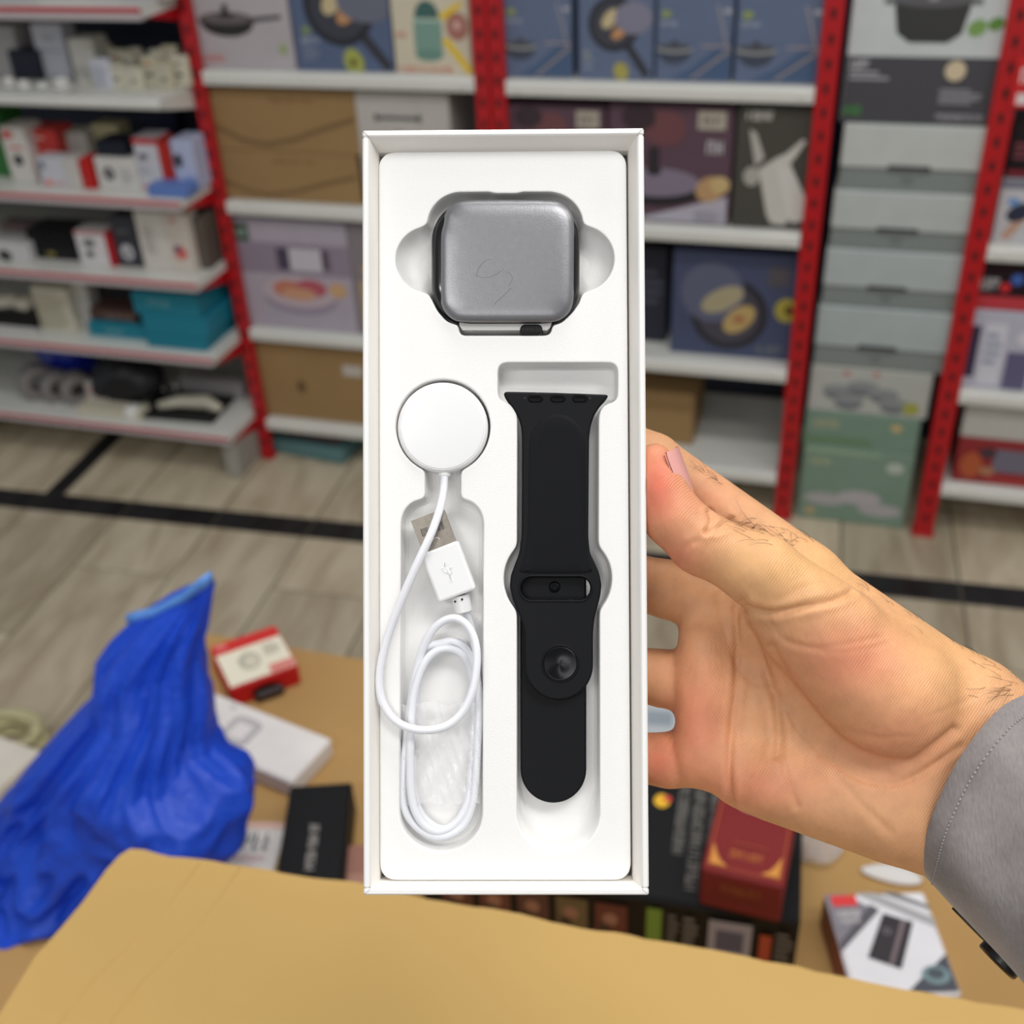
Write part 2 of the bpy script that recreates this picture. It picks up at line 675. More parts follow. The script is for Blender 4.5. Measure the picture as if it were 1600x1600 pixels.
for x in (-2.62, -3.3):
    q = MB()
    q.rbox(x - .016, x + .016, Y0 + .375, Y0 + .40, 0.0, 2.05, .001)
    q.build('upright', RED, ua)

# ------------------------------------------------------------------ goods


def pbox(name, label, cat, x0, x1, yt, yb, Yf, depth, col, z=None, group=None, rough=0.5, m=None, ym=None, lid=True, bev=.003, lift=0.0):
    ym = (max(yt, 0) + yb) / 2 if ym is None else ym
    xm = (x0 + x1) / 2
    X0_, X1_ = P(x0, ym, Y=Yf).x, P(x1, ym, Y=Yf).x
    zb = (z if z is not None else P(xm, yb, Y=Yf).z) + lift
    zt_ = P(xm, yt, Y=Yf).z
    w_, h_ = X1_ - X0_, zt_ - zb
    m = m or colmat(col, rough)
    o = MB().rbox(-w_ / 2, w_ / 2, 0, depth, 0, h_, bev).build(name, m)
    o.location = ((X0_ + X1_) / 2, Yf, zb)
    tag(o, label, cat, group)
    if lid:
        MB().rbox(-w_ / 2 + .004, w_ / 2 - .004, .002, depth - .004, h_ - .001, h_ + .0012, .0005).build('lid_flap', m, o)
    pr = Print((-w_ / 2, 0, 0), (1, 0, 0), (0, 0, 1), w_, h_)
    pr.o = o
    pr.side = Print((w_ / 2, 0, 0), (0, 1, 0), (0, 0, 1), depth, h_)
    pr.topz = zb + h_
    return pr


def pan(p, cx, cy, r, handle=None, body=(38, 38, 44), inner=(74, 74, 84), food=None):
    if handle:
        hx, hy = handle
        dx, dy = hx - cx, hy - cy
        L = math.hypot(dx, dy * p.h / p.w)
        nx, ny = -dy * p.h / p.w / L * r * .16, dx / L * r * .16 * p.w / p.h
        p.poly([(cx + nx, cy + ny), (cx - nx, cy - ny), (hx - nx, hy - ny), (hx + nx, hy + ny)], (52, 52, 60))
    p.ell(cx, cy, r, r, body)
    p.ell(cx, cy, r * .82, r * .82, inner)
    if food:
        p.ell(cx - r * .15, cy + r * .1, r * .42, r * .24, (196, 180, 140), 50)
        p.ell(cx + r * .2, cy - r * .15, r * .34, r * .2, (190, 140, 96), 40)


YF = Y0 + 0.025
# --- middle-left bay
p = pbox('pan_box', 'pale grey box printed with a black lidded frying pan', 'box', 304, 455, -120, 108, YF, .2, (178, 172, 176), z=ZS['S1'])
p.ell(.36, .35, .29, .07, (46, 40, 42)); p.ell(.36, .33, .27, .12, (38, 33, 35), 0, 180, 360); p.ell(.36, .365, .27, .055, (104, 96, 98)); p.ell(.36, .385, .09, .03, (60, 54, 56))
p.rect(.33, .39, .39, .46, (30, 28, 30)); p.poly([(.6, .335), (.92, .365), (.92, .39), (.6, .37)], (60, 54, 56))
p.marks(7, .06, .05, .28, .1, (206, 120, 112)); p.ell(.9, .15, .04, .05, (150, 168, 110)); p.build(p.o)
p = pbox('pan_box', 'blue box with a large dark frying pan and avocado print', 'box', 459, 611, -120, 113, YF, .2, (88, 102, 132), z=ZS['S1'])
pan(p, .5, .46, .36, (.97, .02), (36, 38, 46), (58, 60, 70), True); p.ell(.78, .5, .3, .2, (104, 108, 124))
p.marks(5, .08, .2, .28, .24, (176, 182, 196)); p.lines(.08, .08, .26, .18, 4, (126, 136, 156)); p.ell(.14, .29, .05, .04, (120, 140, 96))
p.ell(.6, .07, .1, .13, (160, 166, 80), 20); p.ell(.59, .065, .03, .035, (84, 54, 34)); p.build(p.o)
p = pbox('blender_box', 'cream box with pale green cup picture and yellow stripes', 'box', 614, 735, -120, 118, YF, .2, (206, 198, 176), z=ZS['S1'])
p.rect(.28, .12, .64, .37, (120, 154, 142)); p.ell(.46, .13, .18, .07, (106, 142, 130)); p.rect(.28, .36, .64, .385, (170, 190, 176)); p.ell(.46, .385, .16, .2, (62, 100, 94), 0, 0, 180)
p.poly([(.6, .4), (.84, .49), (.95, .49), (.68, .37)], (226, 192, 44)); p.poly([(.62, .24), (.72, .25), (.99, .05), (.99, .0), (.94, .0)], (226, 192, 44))
p.ell(.84, .33, .14, .16, (166, 112, 98)); p.ell(.84, .34, .05, .05, (210, 170, 160)); p.marks(10, .05, .01, .76, .05, (206, 120, 104)); p.marks(5, .05, .25, .2, .29, (206, 130, 110)); p.build(p.o)
g = 'stacked brown cartons on second shelf'
p1 = pbox('shipping_carton', 'lower of two stacked brown cartons with a wavy printed line', 'carton', 342, 560, 240, 314, YF, .3, (150, 118, 72), z=ZS['S2'], m=KRAFT3, group=g)
p2 = pbox('shipping_carton', 'upper of two stacked brown cartons with a wavy printed line', 'carton', 331, 558, 141, 238, YF, .3, (150, 118, 72), z=p1.topz + .002, m=KRAFT3, group=g)
for p in (p1, p2):
    a = [(.02, .42), (.2, .2), (.36, .14), (.55, .24), (.75, .42), (.98, .6)]
    for off, c in ((0, (96, 72, 44)), (-.05, (96, 72, 44))):
        p.poly([(x, y + off + .012) for x, y in a] + [(x, y + off - .012) for x, y in reversed(a)], c)
    p.marks(7, .42, .8, .72, .88, (132, 98, 58)); p.build(p.o)
p = pbox('drawer_box', 'small off-white drawer box with a dark handle slot beside brown cartons', 'box', 563, 706, 147, 330, YF, .3, (186, 182, 176), z=ZS['S2'])
p.rect(.22, .78, .68, .81, (70, 72, 76)); p.rect(.2, .765, .24, .825, (70, 72, 76)); p.rect(.66, .765, .7, .825, (70, 72, 76)); p.ell(.45, .66, .05, .04, (140, 138, 134)); p.build(p.o)
p = pbox('bowl_box', 'lilac-grey box with a pink salad bowl print and green badge', 'box', 360, 549, 346, 519, YF, .22, (172, 164, 176), z=ZS['S3'])
p.rect(.0, .52, 1, .8, (142, 130, 146)); p.rect(.04, .8, .22, .96, (46, 80, 66)); p.marks(5, .07, .84, .2, .91, (170, 190, 178))
p.rect(.42, .56, .52, .76, (70, 62, 84)); p.rect(.52, .56, .78, .76, (196, 190, 200)); p.rect(.78, .58, .84, .76, (80, 66, 84))
p.ell(.56, .3, .3, .13, (150, 138, 158), 0, 180, 360); p.ell(.56, .36, .3, .13, (186, 170, 178)); p.ell(.48, .38, .13, .07, (190, 120, 96)); p.ell(.66, .4, .13, .07, (176, 84, 98)); p.ell(.56, .34, .14, .05, (200, 150, 120))
p.ell(.88, .4, .07, .06, (200, 160, 120)); p.ell(.06, .4, .05, .06, (206, 180, 70)); p.build(p.o)
p = pbox('narrow_box', 'grey-brown box edge standing beside the salad bowl box', 'box', 551, 640, 352, 527, YF, .22, (132, 124, 128), z=ZS['S3'])
p.rect(.1, .1, .9, .5, (170, 150, 120)); p.ell(.3, .6, .1, .1, (196, 150, 60)); p.build(p.o)
p = pbox('shipping_carton', 'plain brown carton with a small white label on lowest shelf', 'carton', 396, 640, 545, 668, YF, .32, (130, 100, 60), z=ZS['S4'], m=KRAFT3)
p.rect(.6, .66, .72, .8, (190, 184, 176)); p.ell(.32, .45, .03, .04, (104, 80, 50)); p.build(p.o)
# teal tray box under the bottom shelf
c0 = P(478, 716, Z=0)
o = MB().rbox(-.13, .13, 0, .2, 0, .045, .004).build('flat_box', colmat((92, 128, 130)))
o.location = (c0.x, c0.y, 0); o.rotation_euler = (0, 0, -.12)
tag(o, 'flat teal box lying on floor under the lowest shelf', 'box')
pr = Print((-.13, 0, .045), (1, 0, 0), (0, 1, 0), .26, .2); pr.rect(.12, .15, .88, .85, (120, 104, 110)); pr.ell(.6, .5, .14, .12, (170, 90, 90)); pr.build(o)

# --- middle-right bay
g = 'blue pan boxes on the top shelf'
spec = [(787, 893, 'first', 0), (903, 1021, 'second', 1), (1025, 1144, 'third', 0), (1149, 1284, 'fourth', 0)]
for x0, x1, nth, kind in spec:
    yb = 124 + (x0 - 787) * .022
    lab = 'blue box with an open frying pan and avocado on the top right shelf' if kind else nth + ' blue casserole box from the middle red post on top shelf'
    p = pbox('pan_box', lab, 'box', x0, x1, -130, yb, YF, .2, (98, 111, 138), z=ZS['T1'], group=g, bev=.004)
    if kind:
        pan(p, .48, .36, .34, (.93, .03), (40, 42, 50), (62, 64, 74), True); p.ell(.74, .4, .25, .2, (126, 126, 144))
        p.ell(.58, .06, .1, .12, (166, 158, 84), 20); p.ell(.13, .17, .05, .05, (120, 136, 104)); p.lines(.06, .06, .22, .2, 3, (128, 138, 158))
    else:
        p.poly([(.02, .02), (.98, .02), (.98, .3), (.5, .1), (.2, .02)], (70, 92, 124)); p.poly([(.5, .02), (.98, .2), (.98, .22), (.48, .03)], (150, 136, 130))
        p.ell(.25, .2, .22, .17, (62, 70, 86), 0, 180, 360); p.ell(.25, .21, .24, .05, (150, 152, 150)); p.ell(.25, .225, .22, .045, (78, 84, 92)); p.ell(.25, .245, .05, .05, (70, 72, 80))
        p.rect(.6, .225, .98, .24, (150, 140, 146)); p.poly([(.78, .49), (.81, .49), (.95, .24), (.92, .24)], (150, 146, 152))
        p.ell(.13, .43, .07, .05, (136, 150, 96)); p.marks(5, .06, .355, .28, .385, (168, 176, 192)); p.ell(.93, .45, .05, .03, (176, 178, 186))
    p.build(p.o)
g = 'purple pan boxes on the second shelf'
for x0, x1, lab in ((790, 946, 'purple frying pan box partly hidden behind the open white gift box'), (950, 1143, 'purple box with a lidded pan print beside the white juicer box')):
    p = pbox('pan_box', lab, 'box', x0, x1, 166, 349, YF, .2, (92, 70, 82), z=ZS['T2'], group=g)
    p.poly([(.2, .02), (.98, .02), (.98, .26)], (176, 172, 184)); p.lines(.72, .03, .96, .13, 4, (140, 136, 150))
    p.ell(.38, .3, .4, .14, (34, 32, 38), 0, 180, 360); p.ell(.38, .36, .38, .12, (128, 118, 136)); p.ell(.38, .46, .06, .04, (40, 36, 42)); p.rect(.33, .48, .42, .66, (44, 38, 44))
    p.ell(.46, .82, .17, .14, (110, 68, 72)); p.ell(.25, .9, .14, .1, (56, 42, 50)); p.ell(.84, .32, .12, .1, (182, 146, 104), 30); p.ell(.92, .36, .08, .07, (196, 170, 120))
    p.rect(.72, .82, .94, .97, (172, 164, 150)); p.marks(3, .76, .86, .9, .93, (96, 80, 80)); p.marks(2, .8, .62, .94, .73, (190, 186, 190)); p.build(p.o)
p = pbox('juicer_box', 'dark olive-grey box with a white handheld appliance print', 'box', 1147, 1277, 168, 356, YF, .2, (74, 72, 66), z=ZS['T2'])
p.poly([(.3, .5), (.5, .6), (.74, .1), (.66, .04), (.5, .05), (.44, .12)], (196, 194, 186)); p.poly([(.5, .56), (.62, .62), (.96, .2), (.92, .1), (.78, .06), (.7, .1)], (206, 204, 198))
p.poly([(.16, .82), (.24, .8), (.36, .6), (.26, .52)], (180, 178, 170)); p.ell(.22, .44, .1, .12, (168, 166, 158)); p.poly([(.5, .6), (.62, .64), (.8, .76), (.84, .74), (.7, .58), (.58, .5)], (200, 198, 190))
p.marks(5, .12, .9, .46, .97, (206, 204, 196)); p.ell(.95, .92, .05, .05, (200, 70, 80)); p.marks(8, .9, .42, .97, .84, (170, 168, 160), vert=True); p.build(p.o)
p = pbox('grill_pan_box', 'dark blue box with two round pans and avocado half', 'box', 1049, 1250, 396, 566, Y0 + .05, .1, (72, 80, 108), z=ZS['T3'])
pan(p, .46, .42, .3, None, (40, 40, 48), (70, 68, 80)); p.ell(.32, .62, .25, .25, (94, 98, 122)); p.ell(.4, .56, .18, .09, (170, 160, 130), 30); p.ell(.54, .38, .15, .09, (186, 160, 104), 45); p.ell(.54, .38, .05, .03, (170, 110, 80))
p.rect(.74, .72, .9, .9, (84, 80, 86)); p.ell(.9, .5, .09, .1, (170, 160, 70)); p.ell(.92, .5, .035, .04, (96, 66, 34)); p.marks(3, .7, .06, .9, .15, (110, 118, 120)); p.build(p.o)
p = pbox('dark_box', 'near-black box beside the dark blue grill pan box', 'box', 960, 1042, 388, 545, Y0 + .1, .2, (44, 46, 58), z=ZS['T3'])
p.lines(.5, .4, .94, .8, 4, (70, 72, 88)); p.build(p.o)
p = pbox('shipping_carton', 'open-sided brown carton on the emptiest low shelf above the thumb', 'carton', 955, 1083, 612, 726, Y0 + .1, .2, (120, 92, 56), z=ZS['T4'], m=KRAFT3)
p.rect(.1, .7, .9, .74, (140, 112, 70)); p.build(p.o)

# --- stack between the two right-hand red posts
YS = Y0 + .02
zb = 0.0
lev = [('pan_set_box', 'lowest green box of the tall stack, with pale pans printed', 1250, 1424, 702, 803, (122, 146, 130)),
       ('pan_set_box', 'thin green box second from the floor in the tall stack', 1256, 1437, 648, 702, (118, 144, 128)),
       ('pan_set_box', 'off-white box with many small grey pans printed, in the tall stack', 1264, 1455, 577, 648, (176, 178, 172)),
       ('drawer_box', 'lowest pale drawer box with dark handle slot in the tall stack', 1275, 1482, 482, 577, (168, 178, 178)),
       ('drawer_box', 'second lowest pale drawer box with dark handle slot in tall stack', 1288, 1499, 392, 482, (172, 180, 180)),
       ('drawer_box', 'second highest pale drawer box with dark handle slot in tall stack', 1300, 1520, 300, 392, (180, 186, 184)),
       ('drawer_box', 'highest pale drawer box with dark handle slot under the pot box', 1315, 1543, 195, 300, (188, 192, 188)),
       ('pot_box', 'tall white and charcoal box with a large black pot print', 1322, 1572, -130, 195, (196, 202, 202))]
for i, (nm, lab, x0, x1, yt, yb, c) in enumerate(lev):
    p = pbox(nm, lab, 'box', x0, x1, yt, yb, YS, .3, c, z=zb, group='tall stack of boxes' if nm == 'drawer_box' else None, lid=False)
    zb = p.topz + .001
    if nm == 'drawer_box':
        # darker drawer body below, pale lid standing proud above it with a dark pull slot under its edge
        p.rect(.0, .02, 1, .36, (128, 136, 134)); p.ell(.48, .16, .05, .03, (112, 120, 120))
        MB().rbox(-p.w / 2 - .002, p.w / 2 + .002, -.007, .28, p.h * .35, p.h - .0005, .003).build('lid', colmat(c, .5), p.o)
        sl = MB().rbox(-p.w * .17, p.w * .13, -.0085, -.002, p.h * .335, p.h * .41, .002).build('pull_slot', mat('slot_charcoal', (40, 43, 45), .6), p.o)
        MB().rbox(-p.w * .14, p.w * .10, -.0095, -.008, p.h * .335, p.h * .35, .0005).build('pull_lip', colmat((120, 126, 126)), sl)
    elif i == 0:
        p.ell(.25, .3, .2, .07, (168, 166, 166)); p.ell(.56, .36, .2, .08, (176, 172, 174)); p.ell(.76, .22, .2, .07, (172, 168, 170)); p.ell(.84, .8, .08, .06, (180, 188, 178)); p.ell(.12, .12, .05, .04, (180, 160, 120)); p.rect(.02, .92, .7, .97, (146, 172, 142)); p.marks(7, .06, .76, .26, .84, (180, 186, 150))
    elif i == 1:
        p.rect(.02, .1, .6, .3, (104, 134, 100)); p.ell(.8, .7, .05, .04, (190, 170, 120)); p.marks(7, .06, .55, .3, .78, (176, 172, 140))
    elif i == 2:
        for cx, cy in ((.24, .5), (.44, .62), (.62, .5), (.34, .3), (.72, .3)):
            p.ell(cx, cy, .13, .05, (140, 144, 146)); p.ell(cx, cy - .06, .12, .07, (112, 118, 122), 0, 180, 360)
        p.ell(.86, .22, .07, .06, (158, 160, 76)); p.ell(.3, .88, .03, .02, (190, 120, 110)); p.ell(.54, .9, .03, .02, (190, 120, 110))
    elif i == 7:
        p.rect(0, 0, 1, .345, (70, 70, 76)); p.poly([(.26, .62), (.74, .62), (.7, .46), (.62, .415), (.38, .415), (.3, .46)], (54, 56, 56)); p.ell(.5, .625, .25, .05, (92, 92, 96)); p.ell(.5, .64, .04, .03, (150, 150, 152)); p.rect(.2, .6, .28, .63, (100, 102, 104)); p.rect(.72, .6, .8, .63, (100, 102, 104))
        p.ell(.79, .49, .06, .05, (120, 158, 86), 30); p.ell(.9, .51, .05, .04, (96, 140, 64), 20)
        p.marks(5, .03, .28, .15, .325, (200, 200, 204)); p.lines(.03, .22, .3, .275, 2, (160, 160, 166)); p.ell(.7, .28, .065, .065, (206, 190, 160)); p.lines(.62, .11, .9, .19, 4, (150, 150, 156)); p.marks(14, .62, .03, .92, .06, (170, 170, 176)); p.marks(3, .02, .04, .14, .09, (70, 140, 70))
    p.build(p.o)

# --- far right bay
p = pbox('hair_tool_box', 'white box with a blue and black hair tool print at right edge', 'box', 1556, 1680, 282, 386, YF, .2, (190, 190, 194), z=ZS['R1'])
p.poly([(.1, .1), (.3, .5), (.4, .4), (.22, .05)], (186, 150, 130)); p.ell(.3, .5, .18, .12, (40, 46, 66), 30); p.ell(.2, .66, .08, .06, (110, 150, 200)); p.rect(0, .86, 1, 1, (120, 120, 134)); p.build(p.o)
p2 = pbox('black_box', 'black glossy box stacked above the hair tool box at right edge', 'box', 1578, 1700, 182, 280, YF, .2, (34, 30, 36), z=p.topz + .002, rough=.25)
p2.lines(.06, .3, .4, .6, 3, (120, 60, 70)); p2.rect(.02, .04, .5, .14, (120, 30, 44)); p2.build(p2.o)
q = MB().rbox(-.06, .06, -.004, 0, -.05, .05, .002).build('shelf_sign', colmat((196, 36, 40)))
c0 = P(1632, 130, Y=Y0 - .006); q.location = c0
tag(q, 'red and white shelf sign at the top right edge', 'sign')
pr = Print((-.06, -.004, -.05), (1, 0, 0), (0, 0, 1), .12, .1); pr.rect(.1, .08, .6, .3, (220, 210, 210)); pr.marks(4, .1, .5, .8, .8, (225, 200, 200)); pr.build(q)
p = pbox('appliance_box', 'white and violet appliance box on the middle right-edge shelf', 'box', 1507, 1680, 488, 608, YF, .22, (182, 182, 196), z=ZS['R2'])
p.rect(.02, .14, .12, .8, (54, 44, 74)); p.rect(.16, .06, .36, .84, (206, 206, 216)); p.lines(.18, .3, .34, .74, 4, (150, 156, 176)); p.rect(.4, .02, .62, .5, (96, 92, 124)); p.ell(.6, .68, .14, .1, (210, 206, 214)); p.build(p.o)
p2 = pbox('game_box', 'black and red box with white lettering stacked at right edge', 'box', 1526, 1700, 412, 489, YF, .2, (38, 26, 34), z=p.topz + .001, rough=.3)
p2.marks(5, .03, .42, .2, .66, (190, 190, 190)); p2.ell(.26, .48, .05, .05, (200, 40, 50)); p2.ell(.36, .66, .06, .06, (60, 96, 170)); p2.rect(.0, .02, 1, .3, (186, 56, 66)); p2.build(p2.o)
p = pbox('toy_box', 'red picture box on the lowest right-edge shelf', 'box', 1490, 1670, 690, 768, YF, .2, (140, 46, 48), z=ZS['R3'])
p.ell(.15, .4, .1, .14, (176, 86, 50)); p.rect(.34, .3, .7, .8, (112, 108, 124)); p.ell(.28, .7, .08, .06, (70, 50, 60)); p.ell(.3, .3, .07, .05, (170, 120, 90)); p.lines(.3, .04, .9, .22, 2, (176, 60, 60)); p.build(p.o)
p2 = pbox('white_box', 'plain white box on top of the red picture box', 'box', 1503, 1670, 640, 690, YF, .2, (186, 184, 178), z=p.topz + .001)

# --- left unit: small boxed goods (front plane a little behind the shelf edge)
YG = YL + 0.05


def small(name, label, cat, x0, x1, yt, yb, zi, col, dy=0.0, depth=.1, side=None, pr=(), rough=.45, z=None, lid=True):
    p = pbox(name, label, cat, x0, x1, yt, yb, YG + dy, depth, col, z=ZL[zi] if z is None else z, rough=rough, lid=lid)
    for t in pr:
        getattr(p, t[0])(*t[1:])
    p.build(p.o)
    if side:
        p.side.rect(0.01, 0.01, .99, .99, side)
        p.side.build(p.o, 'side_print')
    return p


WH, BK, RD = (206, 202, 196), (30, 32, 38), (196, 52, 46)
# top shelf (only its front edge goods show)
small('white_box', 'white carton at the very top edge of the left shelves', 'box', 60, 150, -80, 6, 0, (190, 186, 182), .04)
small('white_box', 'small white box on the top left shelf beside red post', 'box', 244, 268, -60, 16, 0, (184, 178, 172), .02)
# second shelf: white packets
small('white_box', 'white box at left frame edge on the white-edged shelf', 'box', -40, 28, 42, 118, 1, (172, 170, 170), .12, .12)
small('charger_box', 'tall white box on the white-edged left shelf', 'box', 56, 103, 38, 124, 1, (196, 198, 208), .12, .06, pr=[('rect', .1, .5, .9, .54, (160, 164, 180)), ('ell', .5, .75, .2, .1, (176, 178, 190))])
small('dark_box', 'dark navy box low behind white chargers on left shelf', 'box', 16, 60, 80, 126, 1, (34, 38, 54), .1, .06)
small('grey_box', 'grey box behind the white-edged left shelf goods', 'box', 26, 58, 30, 82, 1, (112, 110, 116), .22, .06)
small('charger_box', 'white box with brown dots left of the card packets', 'box', 112, 150, 62, 134, 1, (204, 202, 194), .07, .07, pr=[('ell', .8, .86, .08, .05, (180, 140, 110)), ('lines', .1, .1, .8, .4, 4, (176, 176, 172))])
small('charger_box', 'white packet with fine print in front of the card packets', 'box', 143, 172, 92, 144, 1, (200, 202, 212), .03, .03, pr=[('lines', .1, .1, .9, .8, 6, (160, 164, 176))])
k = 0
for x0, yt, yb, dy in ((158, 70, 136, .12), (176, 78, 140, .09), (170, 100, 146, .04), (190, 84, 144, .08), (205, 76, 142, .11), (196, 106, 150, .03), (222, 88, 148, .06), (238, 78, 146, .09), (256, 72, 146, .11), (244, 100, 152, .04), (268, 88, 150, .07)):
    k += 1
    c = rng.choice([(204, 200, 180), (212, 208, 194), (190, 184, 160), (206, 206, 204)])
    p = small('cable_packet', 'cream cable packet in the jumble left of the slanting red post', 'packet', x0, x0 + rng.randint(17, 26), yt, yb, 1, c, dy, .02,
              pr=[('ell', .5, .4, .22, .1, rng.choice([(110, 104, 96), (160, 156, 140), (96, 96, 100)])), ('rect', .15, .72, .85, .86, rng.choice([(180, 176, 164), (200, 170, 130)]))], lid=False)
    p.o['group'] = 'cream cable packets'
for i, (x, y, r) in enumerate(((40, 136, 12), (95, 132, 15), (12, 130, 14), (68, 140, 10))):
    c = P(x, y, Y=YG - .02)
    q = MB()
    ring = [Vector((math.cos(a * .35) * (.02 + .0012 * a % .006), math.sin(a * .35) * .02, .004 + .0022 * (a // 6 % 3))) for a in range(54)]
    q.tube(ring, .0022, 6)
    q.rbox(-.012, .012, -.012, .006, .008, .03, .004)
    o = q.build('coiled_charger', mat('white_plastic', (222, 222, 218), .35))
    o.scale = (r / 12.,) * 3
    o.location = (c.x, c.y, ZL[1])
    o.rotation_euler = (0, 0, i * 1.3)
    tag(o, ['loose white coiled charger beside the dark navy box', 'round white coiled charger below the tall white box', 'loose white coiled charger at left frame edge', 'small white coiled charger between two larger coils'][i], 'charger', 'loose white coiled chargers')
# third shelf
small('green_box', 'green box at left frame edge on the third shelf', 'box', -30, 7, 176, 268, 2, (48, 110, 52), .06)
small('gadget_box', 'white box with red heading and black gadget print', 'box', 9, 46, 200, 289, 2, WH, .02, .08, pr=[('rect', .1, .8, .5, .95, (200, 90, 90)), ('ell', .5, .42, .2, .2, (40, 42, 48)), ('rect', .25, .62, .8, .67, (200, 110, 110))])
small('gadget_box', 'tall red box behind white label boxes on third left shelf', 'box', 48, 94, 204, 284, 2, (198, 62, 58), .06, .08, pr=[('rect', .08, .82, .6, .87, (226, 190, 180)), ('rect', .4, .3, .96, .6, (206, 84, 76))])
small('gadget_box', 'white box with red base blob in front of the tall red box', 'box', 61, 99, 247, 291, 2, (196, 198, 206), .0, .05, pr=[('rect', .1, .6, .3, .9, (110, 120, 140)), ('ell', .3, .16, .14, .1, (226, 100, 76)), ('rect', .5, .1, .95, .2, (210, 160, 150))])
small('gadget_box', 'white box with a broad red side panel on third left shelf', 'box', 100, 127, 248, 293, 2, (196, 192, 188), .0, .06, side=(178, 26, 26), pr=[('rect', .92, .02, .99, .98, RD)])
small('gadget_box', 'solid red narrow box beside the black-lidded white box', 'box', 128, 143, 248, 294, 2, (186, 34, 30), .0, .05)
small('gadget_box', 'white box with green corner behind the third shelf front row', 'box', 97, 139, 208, 262, 2, (190, 186, 178), .1, .07, pr=[('rect', .04, .86, .3, .96, (60, 110, 80)), ('rect', .0, .02, .06, .98, RD)])
p = small('camera_box', 'white box with a small black camera print on third shelf', 'box', 151, 214, 248, 299, 2, (206, 204, 200), .01, .08, pr=[('ell', .32, .5, .14, .14, (60, 60, 66)), ('ell', .32, .5, .06, .06, (150, 150, 150)), ('lines', .6, .2, .9, .7, 4, (176, 174, 170))])
small('camera_box', 'black box lying across the white camera box', 'box', 149, 196, 222, 246, 2, (26, 30, 44), .02, .08, z=p.topz + .002)
small('yellow_box', 'yellow-topped pale box at the back of third shelf', 'box', 146, 188, 196, 250, 2, (186, 178, 140), .14, .06)
small('speaker_box', 'white box with red top and red side on third left shelf', 'box', 213, 250, 216, 294, 2, (196, 196, 204), .02, .07, side=(190, 44, 38), pr=[('rect', 0, .88, 1, 1, (190, 44, 44)), ('ell', .34, .64, .18, .12, (90, 94, 104)), ('lines', .1, .3, .6, .46, 3, (170, 170, 182)), ('ell', .3, .06, .2, .08, (216, 120, 110))])
small('speaker_box', 'narrow red box leaning next to the white and blue box', 'box', 251, 266, 222, 284, 2, (180, 48, 40), .03, .06)
small('speaker_box', 'white and pale blue box with a black oval beside red post', 'box', 270, 303, 220, 288, 2, (176, 184, 212), .03, .08, pr=[('ell', .28, .6, .2, .3, (40, 44, 58)), ('rect', .5, .02, .98, .3, (140, 156, 200))])
small('flat_pack', 'flat blue packet lying on the third shelf edge', 'packet', 230, 292, 292, 306, 2, (96, 126, 190), -.03, .06)
small('navy_box', 'navy box at back of third shelf near red post', 'box', 218, 276, 176, 216, 2, (26, 30, 56), .2, .05, z=P(240, 222, Y=YG + .2).z)
# fourth shelf
small('white_box', 'low white box with black print at left edge of fourth shelf', 'box', -30, 44, 380, 410, 3, (200, 198, 198), .0, .08, pr=[('ell', .5, .3, .14, .1, (40, 44, 42))])
small('black_box', 'squat black box on the fourth left shelf', 'box', 45, 117, 362, 411, 3, (20, 20, 24), .03, .1, rough=.25, pr=[('ell', .45, .2, .1, .05, (130, 116, 50))])
small('lens_box', 'grey box behind the squat black box', 'box', 4, 54, 352, 392, 3, (120, 104, 104), .16, .06)
small('phone_box', 'white box with a dark squiggle print and red side', 'box', 121, 167, 362, 417, 3, (212, 208, 210), .01, .06, side=(176, 22, 32), pr=[('ell', .45, .66, .2, .14, (110, 110, 112)), ('ell', .4, .34, .14, .1, (60, 60, 64)), ('rect', .0, .94, 1, 1, (190, 50, 50))])
small('phone_box', 'thin red box edge beside the white squiggle box', 'box', 168, 176, 364, 418, 3, (176, 24, 34), .01, .06)
small('phone_box', 'dark grey box with a white earbud print on fourth left shelf', 'box', 177, 214, 340, 416, 3, (58, 58, 66), .02, .07, pr=[('ell', .5, .3, .26, .3, (190, 190, 194)), ('rect', .2, .7, .7, .74, (110, 110, 118)), ('ell', .5, .28, .1, .12, (90, 90, 96))])
small('case_box', 'tall white box with faint vertical lettering on fourth shelf', 'box', 217, 262, 331, 424, 3, (206, 202, 194), .01, .06, pr=[('lines', .2, .3, .6, .8, 8, (176, 172, 164))])
small('case_box', 'white box with a red and blue picture beside red post', 'box', 263, 297, 334, 429, 3, (204, 196, 186), .01, .06, pr=[('ell', .5, .34, .3, .3, (206, 110, 100)), ('ell', .36, .4, .14, .16, (70, 60, 100)), ('rect', .3, .84, .5, .92, (206, 120, 110))])
small('case_box', 'dark narrow box right beside the slanting red post', 'box', 300, 322, 342, 428, 3, (92, 84, 76), .04, .08, pr=[('rect', .1, .2, .4, .7, (140, 60, 60))])
